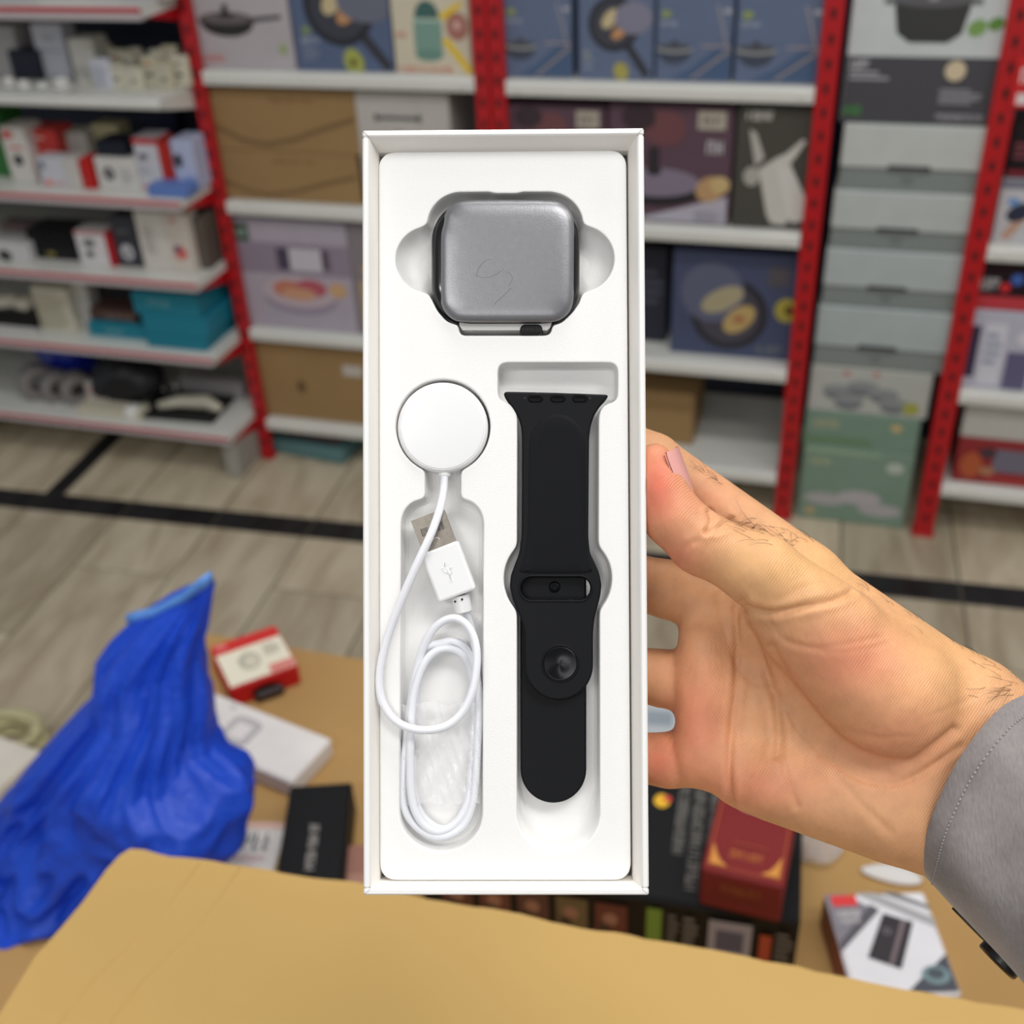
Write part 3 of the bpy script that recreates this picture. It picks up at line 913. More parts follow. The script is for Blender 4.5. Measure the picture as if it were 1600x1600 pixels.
# fifth shelf
small('paper_stack', 'stack of cream cards on the fifth left shelf', 'card', 57, 112, 452, 525, 4, (198, 194, 176), .02, .1, pr=[('lines', .04, .08, .96, .9, 9, (168, 162, 140))])
small('white_bottle_box', 'white slanted box right of the cream cards', 'box', 120, 142, 438, 522, 4, (190, 188, 184), .05, .05)
small('dark_hole_block', 'black block standing in for a dark hole at left edge of fifth shelf', 'tray', -20, 52, 488, 508, 4, (12, 12, 14), .0, .08, z=ZL[4] + .012)  # near-black block put in for the shade of a dark hole
small('white_tray', 'white flat box under the dark hole block', 'box', -20, 54, 508, 524, 4, (190, 188, 188), .0, .1, z=ZL[4])
for i, (x, y) in enumerate(((14, 474), (42, 476))):
    c = P(x, y, Y=YG + .05)
    q = MB().lathe([(.001, -.03), (.022, -.03), (.026, -.026), (.026, .026), (.022, .03), (.001, .03)], 16, Matrix.Rotation(math.pi / 2, 4, 'Y'), cap0=True, cap1=True)
    o = q.build('paper_roll', mat('roll_cream', (196, 190, 174), .7))
    o.location = c
    o.rotation_euler = (0, 0, .4 + i)
    tag(o, ['left of two cream paper rolls on the fifth shelf', 'right of two cream paper rolls on the fifth shelf'][i], 'roll', 'cream rolls')
small('dark_box', 'black box behind the brown box on fifth left shelf', 'box', 146, 206, 436, 480, 4, (38, 36, 40), .1, .08, z=P(176, 486, Y=YG + .1).z)
TEAL = (28, 122, 142)
pb = small('teal_box', 'low teal box under the small brown box', 'box', 141, 229, 508, 545, 4, TEAL, .0, .12, pr=[('marks', 6, .3, .4, .62, .7, (110, 160, 168)), ('rect', 0, .0, 1, .2, (150, 176, 180))])
small('brown_box', 'small brown box with a white slip on the low teal box', 'box', 141, 214, 486, 508, 4, (86, 62, 56), .02, .1, z=pb.topz + .002, pr=[('marks', 7, .3, .2, .9, .7, (140, 120, 110))])
pb = small('teal_box', 'bottom teal box of the stack of three', 'box', 231, 322, 526, 556, 4, TEAL, -.02, .2)
pb = small('teal_box', 'middle teal box of the stack of three', 'box', 224, 322, 496, 527, 4, (30, 124, 146), -.02, .2, z=pb.topz + .001)
pb = small('teal_box', 'top teal box of the stack of three with faint lettering', 'box', 208, 308, 460, 496, 4, (28, 120, 140), -.02, .2, z=pb.topz + .001, pr=[('marks', 6, .24, .45, .6, .7, (110, 160, 168))])
small('white_lid_box', 'flat white lid lying on the teal stack', 'box', 206, 300, 447, 459, 4, (196, 190, 188), .0, .16, z=pb.topz + .002)
# bottom shelf
for i, (x, y, r_) in enumerate(((62, 606, .055), (92, 612, .05), (118, 598, .05))):
    c = P(x, y, Y=YG + .06)
    M = Matrix.Rotation(math.pi / 2, 4, 'X') @ Matrix.Rotation(.5, 4, 'Y')
    q = MB().lathe([(r_ * .45, -.03), (r_ * .95, -.03), (r_, -.024), (r_, .024), (r_ * .95, .03), (r_ * .45, .03), (r_ * .42, .02), (r_ * .42, -.02), (r_ * .45, -.03)], 28, M)
    o = q.build('tape_roll', mat('grey_tape', (128, 124, 122), .5, noise=.1))
    o.location = (c.x, c.y, ZL[5] + r_ * (.82 if i else .9))
    o.rotation_euler = (0, 0, .35)
    tag(o, ['left grey roll of tape on the bottom left shelf', 'middle grey roll of tape on the bottom left shelf', 'right grey roll of tape below the blue bag bundle'][i], 'tape roll', 'grey tape rolls')


def lump(name, label, cat, c, s, m, seed=1, rot=0, amp=.22, seg=20, parent=None):
    """crumpled soft bundle"""
    r = random.Random(seed)
    ph = [(r.uniform(1, 4), r.uniform(0, 6), r.uniform(1, 4), r.uniform(0, 6)) for _ in range(5)]
    rings = []
    for i in range(1, 12):
        t = math.pi * i / 12
        ring = []
        for j in range(seg):
            a = 2 * math.pi * j / seg
            d = 1 + amp * sum(math.sin(k1 * a * round(k1) / k1 + p1) * math.sin(k2 * t + p2) for k1, p1, k2, p2 in ph) / 2.2
            ring.append(Vector((math.sin(t) * math.cos(a) * d * s[0], math.sin(t) * math.sin(a) * d * s[1], max(0, (math.cos(t) * d * .5 + .5)) * s[2])))
        rings.append(ring)
    o = MB().loft(rings, True, True, True).build(name, m, parent)
    o.location = c
    o.rotation_euler = (0, 0, rot)
    if label:
        tag(o, label, cat)
    return o


BLUEP = mat('blue_plastic_dull', (18, 40, 150), .35)
c = P(120, 600, Y=YG + .2)
lump('plastic_bundle', 'crumpled dark blue plastic bundle at back of bottom shelf', 'bag', (c.x, c.y, ZL[5]), (.12, .08, .2), BLUEP, 3)
c = P(205, 622, Y=YG + .1)
lump('black_bag', 'crumpled black bag on the bottom left shelf', 'bag', (c.x, c.y, ZL[5]), (.1, .09, .15), mat('black_plastic', (18, 20, 28), .45), 5)
small('ledge_box', 'long grey box at back of bottom shelf beside red post', 'box', 282, 378, 597, 622, 5, (150, 146, 148), .16, .06, z=P(330, 624, Y=YG + .16).z)
c = P(300, 652, Y=YG + .06)
o = MB().rbox(-.15, .1, -.06, .12, 0, .012, .004).build('black_pad', mat('black_rubber', (14, 16, 16), .6))
o.location = (c.x, c.y, ZL[5]); o.rotation_euler = (0, 0, .05)
tag(o, 'flat black pad under white gadget on the bottom shelf', 'pad')
q = MB()
q.tube([Vector((-.09, -.02, .01)), Vector((-.03, 0, .02)), Vector((.05, .02, .016)), Vector((.1, .0, .01))], [.012, .018, .022, .012], 10)
o = q.build('white_gadget', mat('ivory_plastic', (204, 200, 182), .4))
o.location = (c.x, c.y + .0, ZL[5] + .013)
tag(o, 'ivory curved gadget lying on the flat black pad', 'gadget')
c = P(265, 606, Y=YG + .14)
q = MB().lathe([(.018, -.006), (.024, -.006), (.026, 0), (.024, .006), (.018, .006), (.016, 0), (.018, -.006)], 20, Matrix.Rotation(1.2, 4, 'X'))
o = q.build('silver_ring', mat('silver_ring', (190, 190, 190), .25, metal=.8)); o.location = (c.x, c.y, c.z)
tag(o, 'small shiny ring-shaped gadget on bottom left shelf', 'gadget')
c = P(206, 637, Y=YG + .0)
q = MB().lathe([(.001, 0), (.022, 0), (.026, .004), (.024, .03), (.016, .036), (.001, .036)], 18)
o = q.build('round_gadget', mat('white_plastic', (222, 222, 218), .35)); o.location = (c.x, c.y, ZL[5])
tag(o, 'small white round cap at the bottom shelf edge', 'gadget')
small('white_card', 'white card box with pink stripes on bottom left shelf', 'box', 136, 166, 600, 640, 5, (184, 176, 172), .03, .03, pr=[('rect', .1, .6, .9, .66, (190, 130, 120)), ('rect', .1, .75, .9, .8, (190, 130, 120))])
small('cream_strip', 'low cream packet along the bottom left shelf edge', 'packet', 122, 218, 642, 656, 5, (198, 192, 172), -.02, .06)

# ------------------------------------------------------------------ near goods on the big carton
ZT = 0.62
xl_edge = P(252, 985, Z=ZT).x - .022
yb_edge = (P(470, 1012, Z=ZT).y + P(560, 1030, Z=ZT).y) / 2


def open_carton(name, label, x0, x1, y0, y1, z0, z1, m, th=.006):
    e = tag(empty(name, ((x0 + x1) / 2, (y0 + y1) / 2, z0)), label, 'carton')
    cx, cy = (x0 + x1) / 2, (y0 + y1) / 2
    for a, b, c_, d in ((x0, x1, y0, y0 + th), (x0, x1, y1 - th, y1), (x0, x0 + th, y0 + th, y1 - th), (x1 - th, x1, y0 + th, y1 - th)):
        MB().rbox(a - cx, b - cx, c_ - cy, d - cy, 0, z1 - z0, .0015).build('side_panel', m, e)
    return e


XR = 0.95
big = open_carton('large_carton', 'large brown carton used as a display table for loose boxes', xl_edge, XR, -.45, yb_edge, 0.0, ZT - .007, KRAFT)
cx, cy = (xl_edge + XR) / 2, (-.45 + yb_edge) / 2
ys = .45
MB().rbox(xl_edge - cx, XR - cx, ys + .001 - cy, yb_edge - cy, ZT - .006, ZT, .0015).build('top_flap', KRAFT, big)
MB().rbox(xl_edge - cx, XR - cx, -.45 - cy, ys - .001 - cy, ZT - .006, ZT, .0015).build('top_flap', KRAFT, big)


def flatbox(name, label, cat, quad, h, col, ztab=ZT, m=None, length=None, width=None, bev=.003, anchor=0, group=None, lift=0.0):
    """box lying on the carton; quad: pixels of its top face (back-left, back-right, front-right, front-left)"""
    zt_ = ztab + h + lift
    q = [P(x, y, Z=zt_) for x, y in quad]
    ux = ((q[1] - q[0]) + (q[2] - q[3]))
    uy = ((q[0] - q[3]) + (q[1] - q[2]))
    W = ux.length / 2 if width is None else width
    L = uy.length / 2 if length is None else length
    ang = math.atan2(ux.y, ux.x) if W > L else math.atan2(-uy.x, uy.y)
    c_ = sum(q, Vector()) / 4
    m = m or colmat(col)
    o = MB().rbox(-W / 2, W / 2, -L / 2, L / 2, 0, h, bev).build(name, m)
    o.location = (c_.x, c_.y, ztab + lift)
    o.rotation_euler = (0, 0, ang)
    tag(o, label, cat, group)
    pt = Print((-W / 2, -L / 2, h), (1, 0, 0), (0, 1, 0), W, L)
    pf = Print((-W / 2, -L / 2, 0), (1, 0, 0), (0, 0, 1), W, h)
    pl = Print((-W / 2, L / 2, 0), (0, -1, 0), (0, 0, 1), L, h)
    pt.o, pt.front, pt.left, pt.W, pt.L, pt.ang = o, pf, pl, W, L, ang
    return pt


p = flatbox('red_box', 'small red box with a cream label top on the carton', 'box', [(328, 1009), (429, 978), (468, 1039), (357, 1077)], .036, (196, 26, 28))
p.rect(.02, .02, .98, .74, (236, 229, 206)); p.rect(.02, .74, .98, .98, (206, 44, 40)); p.rect(.62, .03, .97, .2, (220, 130, 120)); p.ell(.42, .42, .16, .2, (184, 178, 160)); p.ell(.44, .4, .1, .13, (214, 206, 184)); p.lines(.66, .4, .92, .66, 4, (190, 182, 164)); p.rect(.06, .84, .22, .94, (226, 120, 116)); p.build(p.o)
p.front.ell(.48, .4, .2, .09, (44, 16, 18)); p.front.build(p.o, 'side_print')
MB().rbox(-.02, .024, -p.L / 2 - .012, -p.L / 2 - .0005, .002, .018, .004).build('black_clip', mat('black_clip', (36, 14, 16), .5), p.o)

p = flatbox('watch_box', 'closed white watch box with a grey watch outline printed on lid', 'box', [(228, 1038), (523, 1154), (450, 1222), (150, 1087)], .03, (230, 224, 220), width=.232, length=.088)
# seat its visible right-hand end on the photographed corner
cr = (P(523, 1154, Z=ZT + .03) + P(450, 1222, Z=ZT + .03)) / 2
ux = (P(523, 1154, Z=ZT + .03) - P(320, 1074, Z=ZT + .03)).normalized()
p.o.rotation_euler = (0, 0, math.atan2(ux.y, ux.x))
c_ = cr - ux * .116
p.o.location = (c_.x, c_.y, ZT)
gy = (176, 172, 173)
ku = 1 - (P(373, 1145, Z=ZT + .03) - cr).length / .232 - .47
ring = rrect(.37 + ku, .57 + ku, .2, .78, .09, 8)
inn = rrect(.415 + ku, .525 + ku, .33, .65, .03, 6)
p.poly(ring, gy); p.poly(rrect(.385 + ku, .555 + ku, .24, .74, .07, 8), (192, 187, 187)); p.poly(inn, (228, 222, 219)); p.ell(.39 + ku, .3, .008, .008, (90, 86, 88)); p.ell(.3 + ku, .86, .018, .018, (196, 192, 190)); p.lines(.6, .08, .7, .16, 2, (190, 184, 182)); p.build(p.o)
MB().rbox(-.1155, .1155, -.0435, .0435, .011, .0118, .0003).build('lid_seam', colmat((150, 146, 146)), p.o)

p = flatbox('black_box', 'slim black box with silver vertical lettering near cardboard flap', 'box', [(457, 1225), (546, 1222), (534, 1420), (422, 1405)], .05, (9, 10, 12))
p.marks(9, .42, .26, .56, .66, (150, 144, 140), True); p.ell(.46, .13, .08, .08, (150, 148, 146)); p.poly([(.46, .1), (.58, .1), (.54, .0), (.5, .0)], (170, 168, 164)); p.build(p.o)
p = flatbox('price_card', 'white printed card lying between blue bag and black box', 'card', [(368, 1274), (446, 1292), (415, 1400), (330, 1380)], .004, (228, 222, 214), lift=0.0)
p.rect(.02, .88, .98, .98, (222, 184, 168)); p.marks(4, .14, .56, .86, .82, (110, 116, 116)); p.marks(8, .1, .4, .8, .48, (206, 160, 166)); p.lines(.1, .1, .86, .34, 3, (216, 176, 176)); p.build(p.o)
p = flatbox('pink_box', 'dusty pink box half hidden behind the open gift box corner', 'box', [(542, 1312), (640, 1322), (630, 1420), (530, 1410)], .03, (150, 106, 92)); p.rect(.1, .1, .5, .5, (164, 122, 106)); p.build(p.o)

# large black box with printed side
p = flatbox('game_console_box', 'large black box with grey vertical text and a row of pictures', 'box', [(712, 1150), (1262, 1235), (1244, 1432), (664, 1358)], .085, (11, 12, 15), bev=.004)
for i, (x0, x1, y0) in enumerate(((.66, .69, .34), (.705, .735, .1), (.75, .78, .14), (.79, .815, .4))):
    p.marks(22, x0, y0, x1, .86, (116, 112, 106), True)
p.ell(.615, .72, .022, .025, (232, 180, 40)); p.ell(.63, .74, .012, .012, (200, 70, 60)); p.build(p.o)
f = p.front
for i, c in enumerate(((96, 52, 44), (106, 58, 50), (92, 56, 50), (112, 96, 66), (104, 48, 42))):
    f.rect(.06 + i * .105, .12, .06 + i * .105 + .085, .8, c); f.ell(.1 + i * .105, .5, .02, .025, (166, 120, 100)); f.rect(.07 + i * .105, .12, .1 + i * .105, .4, (60, 40, 40))
f.rect(.615, .2, .655, .86, (120, 156, 60)); f.lines(.67, .16, .7, .82, 5, (110, 108, 106)); f.lines(.71, .16, .75, .82, 5, (120, 118, 116)); f.rect(.775, .2, .885, .84, (160, 158, 170)); f.rect(.795, .26, .865, .66, (84, 88, 112)); f.rect(.905, .1, .935, .7, (176, 70, 44)); f.lines(.945, .1, .99, .8, 6, (112, 110, 108)); f.build(p.o, 'side_print')
bx = p
zbx = ZT + .085
p = flatbox('burgundy_box', 'burgundy gift box with gold corner ornaments on the black box', 'box', [(1124, 1240), (1247, 1262), (1226, 1384), (1095, 1358)], .06, (122, 34, 34), ztab=zbx)
gold = (206, 138, 60)
p.poly([(.08, .08), (.3, .08), (.2, .14), (.14, .22), (.08, .34)], gold); p.poly([(.92, .08), (.7, .08), (.8, .14), (.86, .22), (.92, .34)], gold)
for a, b, c, d in ((.05, .05, .07, .95), (.93, .05, .95, .95), (.05, .05, .95, .065)):
    p.rect(a, b, c, d, (164, 74, 44))
p.marks(9, .3, .2, .72, .3, (176, 96, 48)); p.rect(.3, .38, .74, .4, (150, 64, 46)); p.ell(.5, .88, .24, .1, (206, 150, 152)); p.ell(.35, .93, .16, .08, (214, 170, 170)); p.build(p.o)
p.front.marks(9, .26, .5, .74, .72, (150, 76, 40)); p.front.rect(.2, .36, .8, .39, (118, 46, 34)); p.front.build(p.o, 'side_print')

p = flatbox('speaker_box', 'white and grey box with a black device print and red badge', 'box', [(1291, 1399), (1440, 1391), (1506, 1552), (1332, 1560)], .05, (228, 226, 230), m=None)
p.poly([(.0, 1), (.0, .5), (.4, .86), (.2, 1)], (132, 128, 136)); p.poly([(.0, .5), (.0, .42), (.5, .82), (.42, .88)], (92, 88, 96)); p.poly([(.3, 1), (.5, 1), (1, .72), (1, .62)], (170, 168, 170)); p.poly([(.55, 1), (.7, 1), (1, .84), (1, .8)], (120, 118, 120))
p.rect(.05, .87, .3, .98, (222, 60, 60)); p.marks(7, .06, .76, .3, .82, (210, 206, 206)); p.marks(6, .06, .69, .28, .74, (200, 196, 198))
p.poly([(.52, .78), (.78, .68), (.52, .24), (.24, .36)], (52, 46, 50)); p.poly([(.68, .72), (.72, .70), (.45, .27), (.42, .285)], (124, 108, 112)); p.ell(.5, .6, .04, .04, (120, 118, 124)); p.ell(.5, .6, .025, .025, (52, 46, 50))
p.poly([(.98, .02), (.98, .36), (.5, .02)], (76, 78, 88)); p.ell(.82, .17, .13, .1, (120, 144, 148)); p.ell(.82, .18, .08, .06, (76, 84, 92)); p.build(p.o)
p.left.rect(.01, .02, .99, .98, (134, 58, 46)); p.left.build(p.o, 'side_print')

p = flatbox('white_box', 'small white box glimpsed between the two lowest fingers', 'box', [(975, 1080), (1110, 1090), (1100, 1160), (965, 1150)], .03, (176, 180, 184)); p.rect(.3, .3, .6, .6, (140, 150, 158)); p.build(p.o)
CLEAR = mat('clear_film', (236, 238, 246), .08, trans=.75, alpha=.55)
c = P(1272, 1330, Z=ZT)
lump('plastic_scrap', 'small scrap of clear plastic film beside burgundy box', 'plastic', (c.x, c.y, ZT), (.03, .026, .02), CLEAR, 11)
c = P(1388, 1366, Z=ZT)
lump('paper_scrap', 'small white paper scrap above the white and grey speaker box', 'paper', (c.x, c.y, ZT), (.032, .014, .008), mat('paper_white', (214, 210, 206), .7), 12)

# goods on the floor at the left edge
c = P(22, 1172, Z=0)
q = MB()
for k in range(9):
    r_ = .05 + .012 * k % .05
    q.tube([Vector((math.cos(a * .4) * (.05 + .008 * (k % 5)), math.sin(a * .4) * (.045 + .006 * (k % 4)), .012 + .006 * k + .004 * math.sin(a + k))) for a in range(17)], .008, 7)
o = q.build('cream_cable_coil', mat('cream_cable', (196, 188, 146), .5, noise=.1)); o.location = (c.x, c.y, 0)
tag(o, 'bundle of cream coiled cable on floor at left edge', 'cable')
c = P(-30, 1250, Z=0)
o = MB().rbox(-.12, .12, -.1, .1, 0, .09, .004).build('white_carton', colmat((226, 218, 206))); o.location = (c.x - .02, c.y, 0); o.rotation_euler = (0, 0, -.15)
MB().rbox(-.116, .116, -.096, -.002, .0895, .0912, .0005).build('lid_flap', colmat((226, 218, 206)), o)
tag(o, 'white carton on the floor at left frame edge below cable bundle', 'box')

# ------------------------------------------------------------------ blue carrier bag
BAG = bpy.data.materials.new('blue_plastic_film'); BAG.use_nodes = True
nt = BAG.node_tree
b = nt.nodes['Principled BSDF']
b.inputs['Base Color'].default_value = srgb((26, 82, 214)) + [1]
b.inputs['Roughness'].default_value = .38
bn = nt.nodes.new('ShaderNodeTexNoise'); bn.inputs['Scale'].default_value = 26; bn.inputs['Detail'].default_value = 5; bn.inputs['Distortion'].default_value = 1.2
bb = nt.nodes.new('ShaderNodeBump'); bb.inputs['Strength'].default_value = .28; bb.inputs['Distance'].default_value = .012
nt.links.new(bn.outputs['Fac'], bb.inputs['Height']); nt.links.new(bb.outputs['Normal'], b.inputs['Normal'])
tr = nt.nodes.new('ShaderNodeBsdfTranslucent'); tr.inputs[0].default_value = srgb((40, 104, 240)) + [1]
mx = nt.nodes.new('ShaderNodeMixShader'); mx.inputs[0].default_value = .3
out = nt.nodes['Material Output']
nt.links.new(b.outputs[0], mx.inputs[1]); nt.links.new(tr.outputs[0], mx.inputs[2]); nt.links.new(mx.outputs[0], out.inputs[0])
HEM = mat('blue_hem', (92, 150, 232), .35)
sil = [(912, 316, 336), (930, 268, 330), (950, 238, 326), (975, 204, 322), (1000, 180, 316), (1030, 160, 312), (1060, 157, 314), (1090, 154, 318), (1120, 122, 318), (1155, 86, 315), (1180, 60, 322), (1205, 34, 348), (1225, 16, 376), (1255, -8, 386), (1290, -30, 374), (1330, -44, 352), (1380, -40, 320), (1440, -10, 250), (1500, 40, 140)]
zbag = ZT
cb = P(170, 1400, Z=ZT + .03)
YB = cb.y
from mathutils import noise as mnoise
N = 190
rings = []
r = random.Random(4)
ys_ = np.array([s[0] for s in sil], float); ls_ = np.array([s[1] for s in sil], float); rs_ = np.array([s[2] for s in sil], float)
ROWS = 150
yy = np.linspace(912, 1500, ROWS)


def fold(a, t):
    """sharp creases running down the film, breaking up lower down"""
    ca, sa = math.cos(a), math.sin(a)
    d = 0.0
    for sc, vs_, am in ((1.5, 1.5, 1.0), (2.8, 3.2, .6), (5.5, 7., .25)):
        n_ = mnoise.noise(Vector((ca * sc, sa * sc, t * vs_ + sc)))
        d += am * (1 - 2.6 * math.sqrt(n_ * n_ + .006))
    w_ = mnoise.noise(Vector((ca * 4, sa * 4, t * 12)))
    d += .5 * min(1, max(0, t - .35) * 3) * (1 - 3 * math.sqrt(w_ * w_ + .01))
    return d / 1.9


for k, y in enumerate(yy):
    l, rr = np.interp(y, ys_, ls_), np.interp(y, ys_, rs_)
    t = k / (ROWS - 1)
    yp = YB + .16 * (1 - t)
    A, B = P(l, y, Y=yp), P(rr, y, Y=yp)
    c_, hw = (A + B) / 2, (B - A).length / 2
    dep = min(hw * .75, .03 + .07 * math.sin(min(1, t * 1.2) * math.pi * .5)) * (1.0 if t < .8 else 1 - (t - .8) * 2)
    amp = (.007 + .027 * min(1, t * 2.2)) * min(1, hw / .05)
    ring = []
    for j in range(N):
        a = 2 * math.pi * j / N
        d = fold(a, t)
        xx = math.cos(a) * (hw + amp * .45 * (d - .5))
        dy = math.sin(a) * (dep + amp * 1.5 * (d - .3))
        z_ = c_.z + (B.z - A.z) / 2 * math.cos(a) + .5 * amp * mnoise.noise(Vector((math.cos(a) * 3, math.sin(a) * 3, t * 5 + 9)))
        ring.append(Vector((c_.x + xx, c_.y + dy, max(z_, ZT + .001 + .014 * (.5 + .5 * math.sin(a))))))
    rings.append(ring)
base = rings[-1][0].copy(); base = sum(rings[-1], Vector()) / N; base.z = ZT
bag = MB().loft([[v - base for v in r_] for r_ in rings], True, False, True).build('plastic_bag', BAG)
bag.location = base
tag(bag, 'crumpled translucent blue plastic carrier bag standing on the carton', 'bag')
hem = []
for x, y in ((204, 976), (222, 972), (246, 966), (268, 954), (288, 944), (300, 934), (316, 922), (330, 912)):
    hem.append(P(x, y, Y=YB + .16 - .02) - base)
q = MB()
hr = [[h + Vector((0, -.002, -.0)), h + Vector((0, -.006, .008)), h + Vector((0, -.004, .016)), h + Vector((0, .004, .014)), h + Vector((0, .006, .002))] for h in hem]
q.loft(hr, True, True, True).build('hem', HEM, bag)

# ------------------------------------------------------------------ near carton and its raised flap
ZF = 1.10
f0, f1, f2 = P(205, 1335, Z=ZF), P(1700, 1598, Z=ZF), P(30, 1615, Z=ZF)
near = open_carton('open_carton', 'open brown carton in the foreground with one wide flap raised', -.46, .5, -.42, .16, ZT + .001, ZF - .004, KRAFT2)
nx_, ny_, nz_ = near.location
top, N_ = [], 60
rg = random.Random(2)
jag = 0
for i in range(N_ + 1):
    t = i / N_
    p_ = f0.lerp(f1, t)
    jag = .7 * jag + rg.uniform(-.0012, .0012)
    px_t = 0
    top.append((p_.x, p_.y + jag + .004 * math.sin(t * 5.0)))
# round the free corner at the left
lft = [P(x, y, Z=ZF) for x, y in ((-60, 1690), (0, 1597), (58, 1502), (100, 1455), (131, 1418), (169, 1366), (190, 1343))]
poly = [(lft[0].x, .16)] + [(v.x, v.y) for v in lft] + top + [(top[-1][0], .16)]
M = Matrix.Translation((-nx_, -ny_, -nz_))
q = MB().prism(poly, ZF, ZF + .005, M=M)
fo = q.build('flap', KRAFT2, near)
q = MB()
for a, b_ in (((.055, .012), (.03, -.14)), ((.085, .016), (.06, -.14))):
    A = Vector((f0.x + a[0], f0.y + a[1] - .01, ZF + .005)); B = Vector((f0.x + b_[0], f0.y + b_[1], ZF + .005))
    q.tube([A, A.lerp(B, .3) + Vector((.004, 0, -.0004)), A.lerp(B, .7) + Vector((-.003, 0, -.0002)), B], [.0004, .0008, .0008, .0003], 6)
o = q.build('score_line', KRAFT2, fo)
for ob in (o,):
    ob.location = (-nx_, -ny_, -nz_)

# ------------------------------------------------------------------ the open gift box: its own frame
_O = CAM + _R @ (pray(789, 800) * 0.36)
_RB = _R @ Matrix.Rotation(math.radians(.24), 3, 'Z') @ Matrix.Rotation(math.radians(-1.18), 3, 'X') @ Matrix.Rotation(math.radians(-.75), 3, 'Y')
BOXM = Matrix.Translation(_O) @ _RB.to_4x4()
_BI = BOXM.inverted()
_CL = _BI @ CAM


def bp(px, py, z=0.0):
    """point of the box frame (metres; z towards the viewer from the tray face) on a pixel's sight line"""
    d = (_BI.to_3x3() @ (_R @ pray(px, py)))
    t = (z - _CL.z) / d.z
    return _CL + d * t


def b2(px, py, z=0.0):
    q = bp(px, py, z)
    return (q.x, q.y)


def c1(x, y): return (560 + x / 3.478, 190 + y / 3.478)
def c2(x, y): return (560 + x / 3.478, 580 + y / 3.478)
def c3(x, y): return (560 + x / 3.478, 960 + y / 3.478)


def arc(cx, cy, r, a0, a1, n=12, ry=None):
    """pixel arc, angles in degrees, 0 = right, 90 = down"""
    ry = r if ry is None else ry
    return [(cx + r * math.cos(math.radians(a0 + (a1 - a0) * i / n)), cy + ry * math.sin(math.radians(a0 + (a1 - a0) * i / n))) for i in range(n + 1)]


def crom(pts, n=6, closed=False):
    """Catmull-Rom through the points"""
    out = []
    L = len(pts)
    D_ = len(pts[0])
    rg_ = range(L) if closed else range(L - 1)
    for i in rg_:
        p0 = pts[(i - 1) % L] if closed or i > 0 else pts[0]
        p1 = pts[i]
        p2_ = pts[(i + 1) % L]
        p3 = pts[(i + 2) % L] if closed or i + 2 < L else pts[-1]
        for k in range(n):
            t = k / n
            out.append(tuple(.5 * (2 * p1[d] + (p2_[d] - p0[d]) * t + (2 * p0[d] - 5 * p1[d] + 4 * p2_[d] - p3[d]) * t * t + (3 * p1[d] - p0[d] - 3 * p2_[d] + p3[d]) * t ** 3) for d in range(D_)))
    if not closed:
        out.append(tuple(pts[-1]))
    return out


def resamp(poly, step):
    """even resampling of a closed 2-d loop, made counter-clockwise"""
    pts = [np.array(p[:2], float) for p in poly]
    ar = sum(pts[i][0] * pts[(i + 1) % len(pts)][1] - pts[(i + 1) % len(pts)][0] * pts[i][1] for i in range(len(pts)))
    if ar < 0:
        pts.reverse()
    seg = [np.linalg.norm(pts[(i + 1) % len(pts)] - pts[i]) for i in range(len(pts))]
    tot = sum(seg)
    n = max(12, int(tot / step))
    out = []
    i, acc = 0, 0.0
    for k in range(n):
        s = tot * k / n
        while acc + seg[i] < s:
            acc += seg[i]
            i += 1
        t = (s - acc) / seg[i] if seg[i] > 0 else 0
        out.append(pts[i] * (1 - t) + pts[(i + 1) % len(pts)] * t)
    return np.array(out)


def smooth_loop(a, it=2):
    for _ in range(it):
        a = (np.roll(a, 1, 0) + 2 * a + np.roll(a, -1, 0)) / 4
    return a


def inset(a, d):
    """loop moved inwards by d (number or array)"""
    e = np.roll(a, -1, 0) - np.roll(a, 1, 0)
    e /= np.linalg.norm(e, axis=1)[:, None] + 1e-12
    n = np.stack([-e[:, 1], e[:, 0]], 1)
    return a + n * (np.asarray(d).reshape(-1, 1) if np.ndim(d) else d)


def ringz(a, z):
    z = np.broadcast_to(z, (len(a),))
    return [Vector((p[0], p[1], zz)) for p, zz in zip(a, z)]


def capfill(mbd, a, z, up=True, mi=0):
    tr = tessellate_polygon([[Vector((p[0], p[1], 0)) for p in a]])
    fs = []
    for t in tr:
        A, B, C = (a[i] for i in t)
        ar_ = (B[0] - A[0]) * (C[1] - A[1]) - (B[1] - A[1]) * (C[0] - A[0])
        t = tuple(t) if (ar_ > 0) == up else (t[2], t[1], t[0])
        fs.append(t)
    zz = np.broadcast_to(z, (len(a),))
    mbd.add([Vector((p[0], p[1], q)) for p, q in zip(a, zz)], fs, mi, True)


WCARD = mat('white_coated_card', (233, 232, 230), .45, bump=.03, bscale=900)
WINNER = mat('white_card_inside', (236, 232, 226), .6)
TRAYM = mat('white_moulded_tray', (234, 233, 231), .5, bump=.12, bscale=2200)
RIM = 0.006

